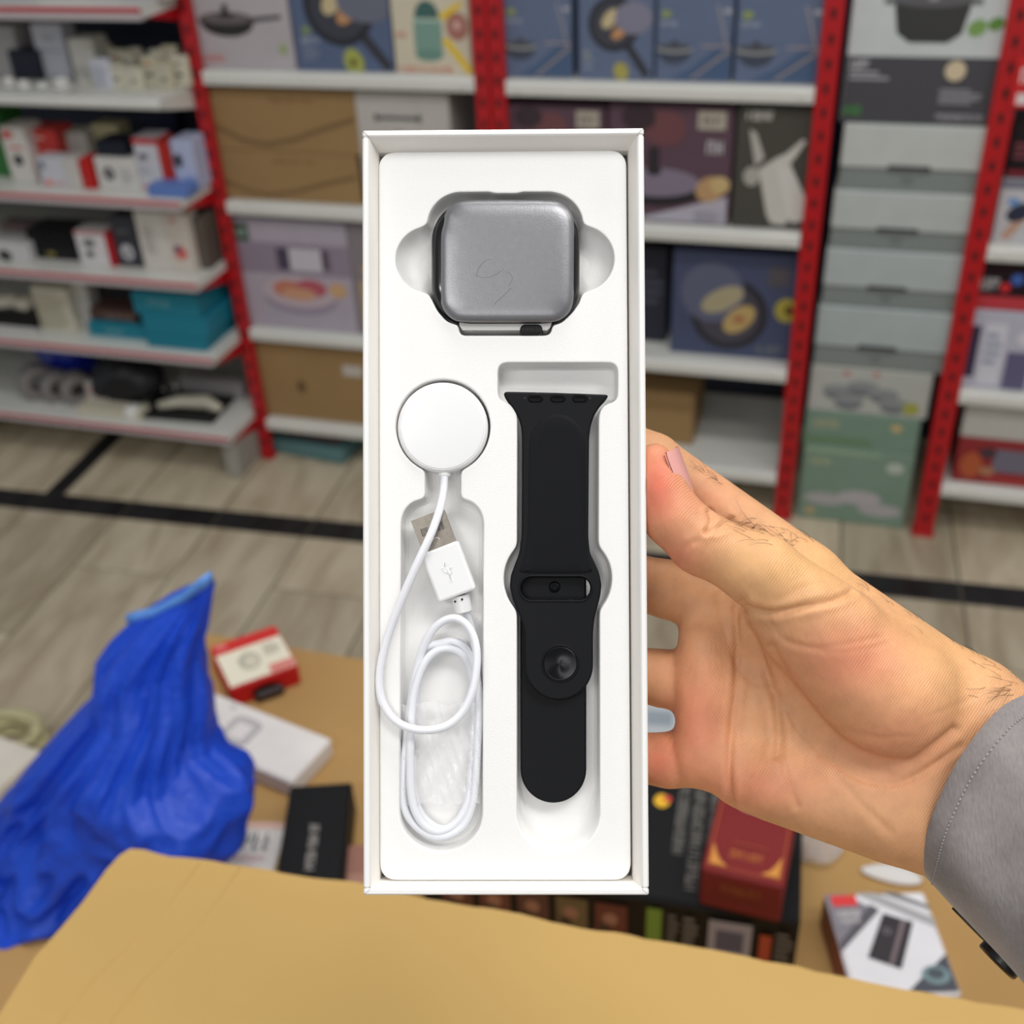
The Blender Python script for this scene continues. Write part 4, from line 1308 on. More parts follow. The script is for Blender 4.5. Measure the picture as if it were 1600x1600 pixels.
# box shell: base and four walls
gb = tag(empty('gift_box', mw=BOXM.copy()), 'open white gift box bottom held upright by the hand', 'box')
ox0, ox1 = bp(567, 800, RIM).x, bp(1010, 800, RIM).x
oy1, oy0 = bp(789, 201.5, RIM).y, bp(789, 1399, RIM).y
WT = .0021
BD = -.019
for nm, a, b_, c, d in (('side_wall', ox0, ox0 + WT, oy0 + WT, oy1 - WT), ('side_wall', ox1 - WT, ox1, oy0 + WT, oy1 - WT), ('end_wall', ox0, ox1, oy1 - WT, oy1), ('end_wall', ox0, ox1, oy0, oy0 + WT)):
    # walls lean out a hair and have a softly folded top edge
    MB().rbox(a, b_, c, d, BD + .0016, RIM, .0005).build(nm, WCARD, gb)
MB().rbox(ox0 + .0002, ox1 - .0002, oy0 + .0002, oy1 - .0002, BD, BD + .0015, .0005).build('base_panel', WCARD, gb)
# mitred fold lines at the corners of the rim
for sx, sy in ((ox0, oy1), (ox1, oy1), (ox0, oy0), (ox1, oy0)):
    dx = WT if sx == ox0 else -WT
    dy = WT if sy == oy0 else -WT
    MB().tube([Vector((sx + dx * .12, sy + dy * .12, RIM + .00002)), Vector((sx + dx, sy + dy, RIM + .00002))], .00012, 5).build('corner_fold', mat('fold_grey', (196, 192, 186), .7), gb)

# --- moulded tray
tray = tag(empty('moulded_tray', mw=BOXM.copy()), 'white moulded tray with shaped pockets inside the gift box', 'tray')
x0, y1_ = b2(591.5, 237.5)
x1, y0_ = b2(986, 1379)
y0_ = max(y0_, oy0 + WT + .0006)
outer = smooth_loop(resamp(rrect(x0, x1, y0_, y1_, .0046, 10), .0009), 2)

# watch pocket
R_ = 168
wp = [c1(1050, 382)]
wp += [c1(*q) for q in arc(1030, 560, 190, -80, -2, 10, 178)]
LC_R, LC_L, LR = c1(1212, 745), c1(380, 750), 178 / 3.478
wp += arc(LC_R[0], LC_R[1], LR, -78, 78, 22)
wp += [c1(1216, 935), c1(1200, 985), c1(1165, 1035), c1(1110, 1088), c1(1085, 1100), c1(1056, 1104), c1(1048, 1140), c1(1040, 1156), c1(1020, 1162)]
wp += [c1(570, 1162), c1(554, 1156), c1(547, 1140), c1(543, 1104), c1(520, 1100), c1(480, 1085), c1(430, 1030), c1(395, 960), c1(380, 935)]
wp += arc(LC_L[0], LC_L[1], LR, 102, 258, 22)
wp += [c1(*q) for q in arc(565, 560, 190, 182, 262, 10, 178)]
wp += [c1(725, 382), c1(730, 390), c1(875, 390), c1(882, 382)]
pock_w = resamp([b2(*q) for q in wp], .0007)
pock_w = smooth_loop(pock_w, 2)
lobe = []
for q in pock_w:
    best = 0
    for lc, sg in ((LC_R, 1), (LC_L, -1)):
        cc = b2(*lc)
        dx = (q[0] - cc[0]) * sg
        if abs(math.hypot(q[0] - cc[0], q[1] - cc[1]) - LR * .0002) < .0009 and dx > -.0005:
            best = max(best, min(1, .25 + dx / .004))
    lobe.append(best)
lobe = np.array(lobe)

# charger pocket
CC = c2(460, 300)
CR = 258 / 3.478
a_n = math.degrees(math.asin((558 - 460) / 258))
cp = arc(CC[0], CC[1], CR, 90 + a_n, 450 - a_n, 40)
cp += [c2(556, 560), c2(556, 690), c2(566, 696)]
cp += [c2(*q) for q in arc(566, 830, 114, -80, 0, 10, 132)]
cp += [c3(676, 300), c3(675, 700), c3(674, 1080)]
cp += [c3(*q) for q in arc(449, 1080, 225, 5, 175, 24, 212)]
cp += [c3(223, 1080), c3(226, 500), c2(232, 1000)]
cp += [c2(*q) for q in arc(346, 830, 114, 180, 260, 10, 132)]
cp += [c2(352, 696), c2(362, 690), c2(362, 560)]
pock_c = smooth_loop(resamp([b2(*q) for q in cp], .0008), 3)

# strap pocket
sp = [c1(800, 1310)] + [c1(*q) for q in arc(1370, 1350, 40, -90, 0, 5)]
sp += [c2(1410, 140)] + [c2(*q) for q in arc(1378, 140, 30, 10, 80, 4)] + [c2(1340, 180), c2(1316, 206), c2(1306, 240)]
sp += [c2(1304, 945)] + [c2(*q) for q in arc(1196, 1128, 182, -50, 50, 16, 216)] + [c2(1310, 1310)]
sp += [c3(1312, 1070)] + [c3(*q) for q in arc(1087, 1075, 226, 0, 180, 28, 226)]
sp += [c2(862, 1310)] + [c2(*q) for q in arc(972, 1128, 182, 130, 230, 16, 216)] + [c2(862, 945)]
sp += [c2(864, 240), c2(856, 206), c2(834, 180), c2(800, 166)] + [c2(*q) for q in arc(792, 130, 34, 100, 175, 4)] + [c1(757, 1350)] + [c1(*q) for q in arc(797, 1350, 40, 180, 270, 5)]
pock_s = smooth_loop(resamp([b2(*q) for q in sp], .0008), 3)
zlow = np.array([max(0., min(1., (bp(872, 1240).y - q[1]) / .012)) for q in pock_s])

t = MB()
holes = []
DW, DC, DS = .0080, .0075, .0085
specs = [(pock_w, DW, .0021 + lobe * .005), (pock_c, DC, .0014), (pock_s, DS, .0008 + zlow * .0034)]
for a, dep, ins in specs:
    e0 = inset(a, -.00055)
    holes.append(e0)
    ins = np.asarray(ins) * np.ones(len(a))
    rs = [ringz(e0, 0), ringz(inset(a, -.0002), -.00012), ringz(inset(a, 0), -.0005)]
    for f_ in (.25, .5, .75, .92):
        rs.append(ringz(inset(a, ins * (1 - math.sqrt(1 - f_ * f_)) * 1.0), -.0005 - (dep - .0005) * f_))
    last = inset(a, ins + .0004)
    rs.append(ringz(last, -dep))
    t.loft(rs, True)
    capfill(t, last, -dep, True)
o_top = inset(outer, .0006)
loops = [o_top] + holes
flat = np.concatenate(loops)
tr = tessellate_polygon([[Vector((p[0], p[1], 0)) for p in l] for l in loops])
fs = []
for q in tr:
    A, B, C = (flat[i] for i in q)
    ar_ = (B[0] - A[0]) * (C[1] - A[1]) - (B[1] - A[1]) * (C[0] - A[0])
    fs.append(tuple(q) if ar_ > 0 else (q[2], q[1], q[0]))
t.add([Vector((p[0], p[1], 0)) for p in flat], fs, 0, True)
t.loft([ringz(outer, -.016), ringz(outer, -.0006), ringz(inset(outer, .0002), -.00018), ringz(o_top, 0)], True)
# folded liner of the box walls, leaning in to the edge of the tray
lr0 = [(ox0 + WT * .96, oy0 + WT * .96), (ox1 - WT * .96, oy0 + WT * .96), (ox1 - WT * .96, oy1 - WT * .96), (ox0 + WT * .96, oy1 - WT * .96)]
lr1 = [(x0 - .0001, y0_ - .0002), (x1 + .0007, y0_ - .0002), (x1 + .0007, y1_ + .0002), (x0 - .0001, y1_ + .0002)]
q = MB()
q.loft([[Vector((a, b_, RIM - .0003)) for a, b_ in lr0], [Vector((a, b_, -.0012)) for a, b_ in lr1], [Vector((a, b_, -.006)) for a, b_ in lr1]], True, smooth=False)
q.build('inner_liner', WINNER, gb)
to = t.build('tray_shell', TRAYM, tray, angle=38, recalc=False)

# ------------------------------------------------------------------ smart watch
watch = tag(empty('smart_watch', mw=BOXM @ Matrix.Translation((0, 0, -.0010))), 'square smart watch without strap, grey film over its screen', 'watch')
GLOSSK = mat('gloss_black_case', (6, 7, 9), .14, coat=.2)
cw = resamp([b2(673 + q[0], 312 + q[1]) for q in rrect(0, 233.5, 0, 195.5, 62, 12)], .0009)
cw = smooth_loop(cw, 2)
q = MB()
prof = [(.0034, -.0062), (.001, -.0054), (.0002, -.004), (0, -.0015), (.0003, .0002), (.0011, .0014), (.0023, .0021), (.004, .0024)]
q.loft([ringz(inset(cw, d), z) for d, z in prof], True)
capfill(q, inset(cw, .004), .0024, True)
capfill(q, inset(cw, .0034), -.0062, False)
q.build('case', GLOSSK, watch, angle=60)
FILM = mat('grey_satin_film', (136, 136, 139), .36, metal=.75, noise=.04, nscale=500, bump=.05, bscale=2500)
fp = resamp([b2(*c1(*k)) for k in crom([(462, 560), (478, 490), (530, 446), (600, 432), (820, 430), (1040, 432), (1110, 450), (1155, 500), (1170, 570), (1171, 760), (1168, 950), (1150, 1030), (1100, 1076), (1040, 1090), (800, 1092), (570, 1090), (505, 1070), (462, 1020), (447, 950), (446, 760), (447, 620)], 5, True)], .0008)
fp = smooth_loop(fp, 2)
q = MB()
fc = fp.mean(0)
q.loft([ringz(inset(fp, d), z) for d, z in ((-.0001, .0017), (.0003, .0023), (.0010, .00285), (.0022, .0033))] + [ringz(fc + (inset(fp, .0022) - fc) * k_, z) for k_, z in ((.9, .0036), (.78, .00375), (.5, .0038), (.02, .0038))], True)
capfill(q, fc + (inset(fp, .0022) - fc) * .02, .0038, True)
film = q.build('screen_film', FILM, watch, angle=60)
q = MB()
for ln in ([(640, 835), (655, 790), (690, 752), (720, 745)], [(640, 835), (690, 845), (740, 830), (770, 812), (790, 798)], [(800, 810), (832, 830), (834, 860), (815, 890)], [(830, 900), (790, 940), (755, 970), (735, 992)]):
    q.tube([bp(*c1(*k), .00381) for k in crom(ln, 4)], .00006, 4)
q.build('film_scratch', mat('scratch_dark', (116, 116, 119), .5, metal=.4), film)
# protective wrap at the crown side and the crown
WRAP = mat('clear_wrap', (214, 212, 208), .2, alpha=.75)
q = MB()
wl = resamp([b2(*c1(*k)) for k in ((545, 1088), (1052, 1088), (1046, 1110), (1030, 1132), (566, 1132), (550, 1110))], .0008)
q.prism([tuple(p) for p in wl], -.0012, .0004)
q.build('protective_wrap', WRAP, watch, angle=40)
q = MB()
cr_ = resamp([b2(*c1(*k)) for k in rrect(876, 1003, 1098, 1161, 30, 6)], .0005)
q.loft([ringz(inset(cr_, d), z) for d, z in ((.0008, -.0045), (.0, -.0035), (.0, -.0002), (.0002, .0008), (.0007, .0013))], True)
capfill(q, inset(cr_, .0007), .0013, True)
crown = q.build('crown', mat('black_crown', (26, 26, 28), .3, metal=.3), watch, angle=60)
q = MB()
for k in range(9):
    x = 892 + k * 12
    q.tube([bp(*c1(x, 1108), .0013), bp(*c1(x, 1152), .00125)], .00018, 5)
q.build('crown_ridge', mat('black_crown', (26, 26, 28), .3), crown)
q = MB()
cz = b2(789, 410)
q.lathe([(.0001, -.0068), (.0075, -.0068), (.0105, -.0064), (.011, -.0061)], 32, Matrix.Translation((cz[0], cz[1], 0)), cap0=True)
q.build('sensor_back', mat('sensor_dark', (20, 20, 22), .2), watch)

# ------------------------------------------------------------------ magnetic charger with its cable
WPL = mat('white_glossy_plastic', (230, 230, 230), .32)
WCAB = mat('white_cable', (226, 227, 232), .38)
chg = tag(empty('watch_charger', mw=BOXM.copy()), 'white round magnetic watch charger with coiled cable and plug', 'charger')
pc = bp(*c2(458, 306), 0)
PR = .0142
M = Matrix.Translation((pc.x, pc.y, 0))
MB().lathe([(.0001, -.0072), (PR - .0016, -.0072), (PR - .0003, -.0062), (PR, -.005), (PR, -.0006), (PR - .0003, .0004), (PR - .0009, .0009), (PR - .0011, .00085), (PR - .0013, .0011), (PR - .002, .0012), (.0001, .00112)], 72, M, cap0=True).build('charging_puck', WPL, chg, angle=40)
MB().tube([bp(694.5, 736, -.002), bp(694.5, 743, -.002), bp(694.6, 746, -.002)], [.0021, .0021, .0016], 14).build('cable_collar', WPL, chg)
path = [(694.5, 742, -1.5), (692, 775, 0), (684, 806, 2.5), (672, 838, 5), (656, 872, 5.5), (640, 908, 5), (622, 950, 4), (606, 994, 3.0), (596, 1034, 2.5), (592.5, 1066, 2.3), (597, 1096, 2.4), (613, 1122, 2.6), (638, 1137, 3), (668, 1141, 3.4), (699, 1134, 3.6), (722, 1114, 3.6), (737, 1084, 3.6), (743.5, 1052, 3.2), (745, 1022, 2.6), (740, 995, 2.0), (727, 974, 1.6), (711, 966, 1.4), (695, 969, 1.0), (679, 981, .4), (665, 1003, -.4), (655, 1030, -1.2), (648, 1062, -1.8), (642, 1100, -2.3), (636, 1150, -2.8), (631, 1200, -3), (629, 1245, -3), (636, 1272, -3), (654, 1294, -3), (680, 1307, -3), (706, 1303, -3), (727, 1286, -3), (738, 1258, -3), (743, 1220, -3), (746, 1170, -3.2), (748, 1120, -3.4), (747, 1070, -3.8), (738, 1034, -4), (724, 1010, -3.6), (706, 1002, -2.8), (690, 1005, -1.8), (676, 1014, -.6)]
path2 = [(676, 1014, -3.4), (690, 1005, -3.8), (706, 1003, -4), (722, 1012, -4.4), (734, 1036, -4.6), (741, 1075, -4.8), (741, 1130, -4.8), (738, 1180, -4.6), (733, 1230, -4.4), (724, 1266, -4), (706, 1290, -3.4), (684, 1298, -2.6), (664, 1290, -2), (649, 1268, -1.6), (642, 1235, -1.3), (641, 1190, -1.2), (642, 1140, -1), (644, 1100, -.8), (651, 1066, -.5), (662, 1038, -.3), (678, 1019, -.2), (698, 1013, -.3), (718, 1020, -.8), (732, 1040, -1.6), (739, 1062, -3), (742, 1040, -4.2), (739, 1010, -4.6), (734, 985, -4.4), (728, 965, -4), (724, 952, -3.5)]
# one continuous cable: the coil comes back under itself and ends at the plug
full = path[:-1] + [(664, 1012, -2.2), (655, 1035, -4.2), (650, 1080, -5), (646, 1150, -5.2), (644, 1220, -5), (652, 1262, -4.8), (670, 1286, -4.4), (694, 1296, -4.2), (716, 1282, -4.2), (730, 1250, -4.4), (737, 1200, -4.6), (741, 1130, -4.8), (740, 1075, -4.8), (732, 1040, -4.2), (718, 1020, -2.4), (698, 1013, -.8), (678, 1019, -.4), (662, 1038, -.3), (651, 1066, -.5), (644, 1100, -.8), (642, 1140, -1), (641, 1190, -1.2), (642, 1235, -1.3), (649, 1268, -1.6), (664, 1290, -2), (684, 1299, -2.6), (708, 1290, -3.2), (727, 1264, -3.6), (735, 1230, -4), (739, 1180, -5), (744, 1130, -5.6), (746, 1070, -5.8), (743, 1020, -5.6), (737, 985, -5), (730, 965, -4.2), (725, 952, -3.4)]
cab = [bp(x, y, z * .001) for x, y, z in crom(full, 8)]
cab = [Vector(sum((np.array(cab[min(max(i + k, 0), len(cab) - 1)]) for k in (-2, -1, 0, 1, 2)), np.zeros(3)) / 5) for i in range(len(cab))]
MB().tube(cab, .00128, 14).build('cable', WCAB, chg)

# plug
def usb_frame():
    a = bp(666.5, 800, -.001); b_ = bp(716, 931, -.001)
    v = (a - b_); v.z = 0; v.normalize()
    u = Vector((v.y, -v.x, 0))
    return b_, u, v
ub_, uu, uv = usb_frame()
UM = Matrix(((uu.x, uv.x, 0, ub_.x), (uu.y, uv.y, 0, ub_.y), (0, 0, 1, -.0004), (0, 0, 0, 1)))
def ul(px, py):
    w_ = bp(px, py, -.0004 + .003) - ub_
    return (w_.dot(uu), w_.dot(uv))
hx = .0062
yt_, yb_ = ul(697, 851)[1], ul(716, 931)[1]
hou = resamp(rrect(-hx, hx, yb_, yt_, .0008, 4), .0006)
q = MB()
q.loft([[UM @ v for v in ringz(inset(hou, d), z)] for d, z in ((.0008, -.0048), (.0001, -.0042), (0, -.003), (0, .0022), (.0002, .0029), (.0008, .0032))], True)
k0 = len(q.v)
tmp = MB(); capfill(tmp, inset(hou, .0008), .0032, True)
q.add([UM @ Vector(v) for v in tmp.v], tmp.f, 0, True)
hs = q.build('plug_housing', WPL, chg, angle=45)
# embossed trident mark
q = MB()
def em(pts, r=.00014): q.tube([UM @ Vector((x * .001, y * .001 + (yb_ + yt_) / 2, .00322)) for x, y in pts], r, 6)
em([(0, -2.6), (0, 2.4)])
em([(0, -1.4), (1.2, -.4), (1.2, .4)])
em([(0, -.6), (-1.2, .4), (-1.2, 1.1)])
em([(-.45, 2.0), (0, 2.9), (.45, 2.0), (-.45, 2.0)])
em(ell(0, -2.9, .4, .4, 12) + [(.4, -2.9)])
em([(.85, .4), (1.55, .4), (1.55, 1.1), (.85, 1.1), (.85, .4)])
em(ell(-1.2, 1.4, .3, .3, 12) + [(-.9, 1.4)])
q.build('embossed_mark', WPL, hs)
# metal shell with two windows and a seam
METAL = mat('plug_steel', (140, 133, 124), .33, metal=.95, noise=.15, nscale=600)
yt2 = yt_ + .0108
sh = rrect(-.0054, .0054, yt_ - .002, yt2, .0003, 2)
w1 = rrect(-.0036, -.0012, yt_ + .0048, yt_ + .0072, .0002, 2)
w2 = rrect(.0014, .0038, yt_ + .0048, yt_ + .0072, .0002, 2)
q = MB().prism(sh, .0016, .00195, [w1, w2], M=UM)
q.prism(sh, -.0032, -.0028, M=UM)
q.rbox(-.0054, -.0050, yt_ - .002, yt2, -.003, .0018, .0001, M=UM)
q.rbox(.0050, .0054, yt_ - .002, yt2, -.003, .0018, .0001, M=UM)
ps = q.build('plug_shell', METAL, chg)
q = MB()
for x in (-.0024, .0026):
    q.rbox(x - .0014, x + .0014, yt_ + .0046, yt_ + .0074, .0009, .0013, .0001, M=UM)
    q.rbox(x - .0005, x + .0005, yt_ + .0046, yt_ + .0066, .0013, .0016, .0001, M=UM)
q.build('contact_spring', mat('spring_grey', (120, 116, 108), .35, metal=.8), ps)
MB().lathe([(.0009, .0021), (.0011, .0020), (.0011, .0019), (.0009, .0019)], 16, UM @ Matrix.Translation((0, yt_ + .0022, 0))).build('seam_ring', mat('seam_pale', (206, 200, 188), .4, metal=.4), ps)
MB().rbox(-.0049, .0049, yt_, yt2 - .0006, -.0027, -.0006, .0002, M=UM).build('plug_tongue', mat('tongue_white', (210, 208, 204), .5), ps)
# strain relief
q = MB()
sa, sb = bp(719, 930, -.0018), bp(724.5, 957, -.0022)
q.tube([sa, sa.lerp(sb, .5), sb.lerp(sa, .06), sb], [.0029, .0029, .0028, .0022], 16)
sr = q.build('strain_relief', WPL, chg, angle=40)
q = MB()
for x, y in ((711, 940), (722, 936.5)):
    c_ = bp(x, y, .0009)
    q.lathe([(.00001, .0005), (.00035, .0005), (.00035, 0)], 10, Matrix.Translation(c_), cap0=True)
q.build('relief_hole', mat('pinhole_dark', (20, 20, 20), .8), sr)
# clear wrap round the coil
CW = bpy.data.materials.new('clear_tape'); CW.use_nodes = True
nt = CW.node_tree; b = nt.nodes['Principled BSDF']
b.inputs['Roughness'].default_value = .12; b.inputs['Base Color'].default_value = (.93, .93, .93, 1); b.inputs['Alpha'].default_value = .3
gx, gy_ = 26, 30
q = MB()
vs, fs = [], []
rr_ = random.Random(8)
for j in range(gy_ + 1):
    for i in range(gx + 1):
        x = 626 + (753 - 626) * i / gx
        y = 1099 + (1256 - 1099) * j / gy_
        z = -.0012 - .0030 * math.sin(math.pi * i / gx) ** .7 + .0008 * math.sin(i * .9 + j * .35) * math.sin(j * .22) + .0005 * math.sin(i * 2.1 - j * .8)
        if i in (0, gx):
            z = -.006
        vs.append(bp(x, y + 3 * math.sin(i * .5), z))
for j in range(gy_):
    for i in range(gx):
        a = j * (gx + 1) + i
        fs.append((a, a + gx + 1, a + gx + 2, a + 1))
q.add(vs, fs, 0, True)
q.build('clear_wrap_band', CW, chg)

# ------------------------------------------------------------------ black straps
RUB = mat('black_silicone', (9, 10, 14), .55, bump=.03, bscale=1500, spec=.18)
RUB2 = mat('black_silicone_inset', (7, 8, 13), .6, spec=.16)


def slab(name, loop, z0, z1, m, parent, hole=None, r=.0006):
    q = MB()
    q.loft([ringz(inset(loop, d), z) for d, z in ((r, z0), (0, z0 + r), (0, z1 - r), (r * .3, z1 - r * .3), (r, z1))], True)
    tp = inset(loop, r)
    if hole is None:
        capfill(q, tp, z1, True)
        capfill(q, tp, z0, False)
    else:
        h0 = inset(hole, -r * .6)
        for zz, up in ((z1, True), (z0, False)):
            lp = [tp, h0]
            fl = np.concatenate(lp)
            tr_ = tessellate_polygon([[Vector((p[0], p[1], 0)) for p in l] for l in lp])
            fs_ = []
            for k in tr_:
                A, B, C = (fl[i] for i in k)
                ar_ = (B[0] - A[0]) * (C[1] - A[1]) - (B[1] - A[1]) * (C[0] - A[0])
                fs_.append(tuple(k) if (ar_ > 0) == up else (k[2], k[1], k[0]))
            q.add([Vector((p[0], p[1], zz)) for p in fl], fs_, 0, True)
        q.loft([ringz(h0, z1), ringz(hole, z1 - r * .6), ringz(hole, z0 + r * .6), ringz(h0, z0)], True)
    return q.build(name, m, parent, angle=45)


zA1, zA0 = .0004, -.0024
sA = [c2(790, 113), c2(800, 110), c2(1075, 116), c2(1350, 126), c2(1362, 130), c2(1345, 158), c2(1312, 192), c2(1282, 240), c2(1262, 300), c2(1254, 360), c2(1252, 600), c2(1250, 900), c2(1258, 985), c2(1284, 1040), c2(1310, 1100), c2(1322, 1160), c2(1316, 1220), c2(1298, 1290), c2(1282, 1350), c2(1276, 1420), c3(1276, 180)]
sA += [c3(*k) for k in arc(1089, 275, 187, 0, 180, 26, 192)]
sA += [c3(902, 180), c2(900, 1420), c2(890, 1370), c2(868, 1310), c2(838, 1240), c2(822, 1170), c2(828, 1110), c2(850, 1050), c2(874, 990), c2(886, 900), c2(888, 600), c2(888, 360), c2(884, 300), c2(868, 250), c2(838, 200), c2(806, 160), c2(788, 125)]
lA = smooth_loop(resamp([b2(x, y, zA1) for x, y in sA], .0006), 2)
hole = smooth_loop(resamp([b2(x, y, zA1) for x, y in [c2(*k) for k in rrect(884, 1262, 1120, 1242, 60, 8)]], .0006), 1)
strA = tag(empty('watch_strap', mw=BOXM.copy()), 'black silicone strap piece with oval slot and round metal pin', 'strap')
slab('band', lA, zA0, zA1, RUB, strA, hole)
# raised centre panel
ip = [c2(*k) for k in arc(1080, 400, 150, 180, 360, 24, 164)] + [c2(1232, 600), c2(1232, 880), c2(1240, 990), c2(1262, 1060), c2(1278, 1092), c2(1200, 1098), c2(950, 1098), c2(868, 1092), c2(884, 1060), c2(906, 990), c2(922, 880), c2(926, 600)]
li = smooth_loop(resamp([b2(x, y, zA1) for x, y in ip], .0007), 3)
q = MB()
q.loft([ringz(inset(li, d), z) for d, z in ((-.0004, zA1 - .0001), (.0002, zA1 + .00015), (.0012, zA1 + .0003), (.003, zA1 + .00034))], True)
capfill(q, inset(li, .003), zA1 + .00034, True)
q.build('centre_panel', RUB2, strA, angle=60)
# rim round the slot
rl = [bp(x, y, zA1 + .0001) for x, y in [c2(*k) for k in rrect(876, 1270, 1112, 1250, 66, 8)]]
MB().tube(rl, .0003, 8, closed=True).build('slot_rim', RUB, strA)
for x in (962, 1084, 1204):
    pl = smooth_loop(resamp([b2(*c2(x + a, 148 + b_), zA1) for a, b_ in rrect(-38, 38, -18, 18, 16, 6)], .0004), 1)
    q = MB()
    q.loft([ringz(inset(pl, d), zA1 + z) for d, z in ((-.0003, .0), (0, .0002), (.0003, .00025), (.0007, .00005))], True)
    capfill(q, inset(pl, .0007), zA1 + .00005, True)
    q.build('lug_clip', mat('black_lug', (3, 3, 4), .6, spec=.12), strA, angle=50)
q = MB()
for x in (904, 1258):
    q.lathe([(.00001, .00012), (.0004, .00012), (.0005, 0)], 12, Matrix.Translation(bp(*c2(x, 149), zA1)), cap0=True)
q.build('lug_hole', mat('pinhole_dark', (20, 20, 20), .8), strA)
# metal pin with turned face
PINM = bpy.data.materials.new('turned_black_metal'); PINM.use_nodes = True
nt = PINM.node_tree; b = nt.nodes['Principled BSDF']
b.inputs['Base Color'].default_value = srgb((44, 44, 47)) + [1]; b.inputs['Metallic'].default_value = .95; b.inputs['Roughness'].default_value = .3
b.inputs['Anisotropic'].default_value = .9
tg = nt.nodes.new('ShaderNodeTangent'); tg.direction_type = 'RADIAL'; tg.axis = 'Z'
nt.links.new(tg.outputs[0], b.inputs['Tangent'])
pn = bp(*c3(1097, 267), zA1)
pin = MB().lathe([(.0053, -.0002), (.0052, .0003), (.0050, .00045), (.0049, .0004), (.0001, .0004)], 48).build('pin', PINM, strA, angle=40)
pin.location = (pn.x, pn.y, zA1)
MB().lathe([(.0052, .00002), (.0054, .00018), (.0058, .00018), (.006, .00002)], 48, Matrix.Translation((pn.x, pn.y, zA1))).build('pin_surround', RUB2, strA, angle=40)

zB1, zB0 = -.0030, -.0056
sB = [c3(880, -400), c3(880, 400), c3(881, 845)] + [c3(*k) for k in arc(1060, 845, 179, 180, 0, 26, 181)] + [c3(1239, 845), c3(1239, 400), c3(1239, -400)]
sB = [b2(x, y, zB1) for x, y in sB]
lB = smooth_loop(resamp(sB, .0007), 1)
strB = tag(empty('watch_strap', mw=BOXM.copy()), 'plain rounded black silicone strap tail lying under the other piece', 'strap')
slab('band', lB, zB0, zB1, RUB, strB)
MB().lathe([(.00001, .0009), (.0012, .0009), (.0017, .0005), (.0018, 0)], 20, Matrix.Translation(bp(*c2(1066, 1172), zB1)), cap0=True).build('stud', RUB, strB, angle=40)
MB().lathe([(.0003, .0010), (.0007, .0012), (.0011, .0010)], 16, Matrix.Translation(bp(*c2(1066, 1172), zB1))).build('stud_ring', RUB2, strB, angle=40)

# ------------------------------------------------------------------ the hand that holds the box
def hp(px, py, z):
    q = bp(px, py, z * .001)
    return np.array((q.x, q.y, q.z)) * 1000.0      # millimetres in the box frame


def cone(p, a, b_, r1, r2):
    ba = b_ - a
    pa = p - a
    h = np.clip((pa @ ba) / float(ba @ ba), 0, 1)
    d = pa - h[:, None] * ba
    return np.sqrt(np.einsum('ij,ij->i', d, d)) - (r1 + (r2 - r1) * h)


def smin(a, b_, k):
    h = np.clip(.5 + .5 * (b_ - a) / k, 0, 1)
    return b_ + (a - b_) * h - k * h * (1 - h)


def chain(p, pts, k=2.0):
    d = None
    for (a, b_) in zip(pts[:-1], pts[1:]):
        c = cone(p, hp(*a[:3]), hp(*b_[:3]), a[3], b_[3])
        d = c if d is None else smin(d, c, k)
    return d


def hand_sdf(p):
    # metacarpal fan of the palm
    palm = None
    for a, b_ in (((1500, 1108, -16, 17), (1252, 906, -23, 11.5)),
                  ((1490, 1160, -16, 18), (1170, 985, -25, 11.5)),
                  ((1470, 1215, -18, 18), (1145, 1085, -26, 11.5)),
                  ((1452, 1262, -17, 17.5), (1150, 1180, -23, 11)),
                  ((1440, 1290, -14, 13), (1165, 1218, -20, 9.5))):
        c = cone(p, hp(*a[:3]), hp(*b_[:3]), a[3], b_[3])
        palm = c if palm is None else smin(palm, c, 9)
    # hypothenar pad, finger-base pads
    palm = smin(palm, cone(p, hp(1215, 1225, -13), hp(1390, 1262, -10), 9.5, 15), 8)
    palm = smin(palm, cone(p, hp(1100, 1000, -22), hp(1095, 1170, -21), 8.5, 8.5), 7)
    # thenar pad
    then = cone(p, hp(1245, 965, -6), hp(1390, 1085, -6), 14.5, 21)
    palm = smin(palm, then, 7)
    # wrist and forearm
    arm = None
    for a, b_ in (((1522, 1118, -14, 16), (1700, 1230, 0, 15)),
                  ((1486, 1200, -12, 18), (1670, 1330, 2, 17)),
                  ((1458, 1255, -14, 16.5), (1650, 1390, 0, 13))):
        c = cone(p, hp(*a[:3]), hp(*b_[:3]), a[3], b_[3])
        arm = c if arm is None else smin(arm, c, 10)
    palm = smin(palm, arm, 10)
    # fingers passing behind the box
    fing = chain(p, [(1256, 902, -23, 11.8), (1020, 722, -29.5, 9.6), (905, 668, -29.8, 8.8), (812, 650, -28.6, 7.8)])
    for f in ([(1170, 962, -25, 10.6), (1040, 920, -28.8, 9.6), (925, 890, -29.4, 8.8), (835, 872, -28.4, 7.6)],
              [(1150, 1075, -26, 10.4), (1035, 1060, -28.8, 9.4), (925, 1040, -29.2, 8.7), (845, 1030, -28.2, 7.4)],
              [(1150, 1186, -22, 9.6), (1045, 1188, -26.6, 8.9), (945, 1178, -28.2, 8.0), (880, 1170, -27.6, 6.8)]):
        fing = np.minimum(fing, chain(p, f))
    d = smin(palm, fing, 5)
    # thumb pressing on the side wall
    th = chain(p, [(1300, 985, -3, 15), (1188, 892, 0, 11.2), (1096, 848, 0, 9.4)], 4)
    tip = chain(p, [(1094, 848, 0, 9.3), (1052, 808, -.5, 8.8), (1029, 760, -1, 7.6), (1023, 722, -1, 6.0)], 4)
    th = smin(th, tip, 4)
    return smin(d, th, 4.5)


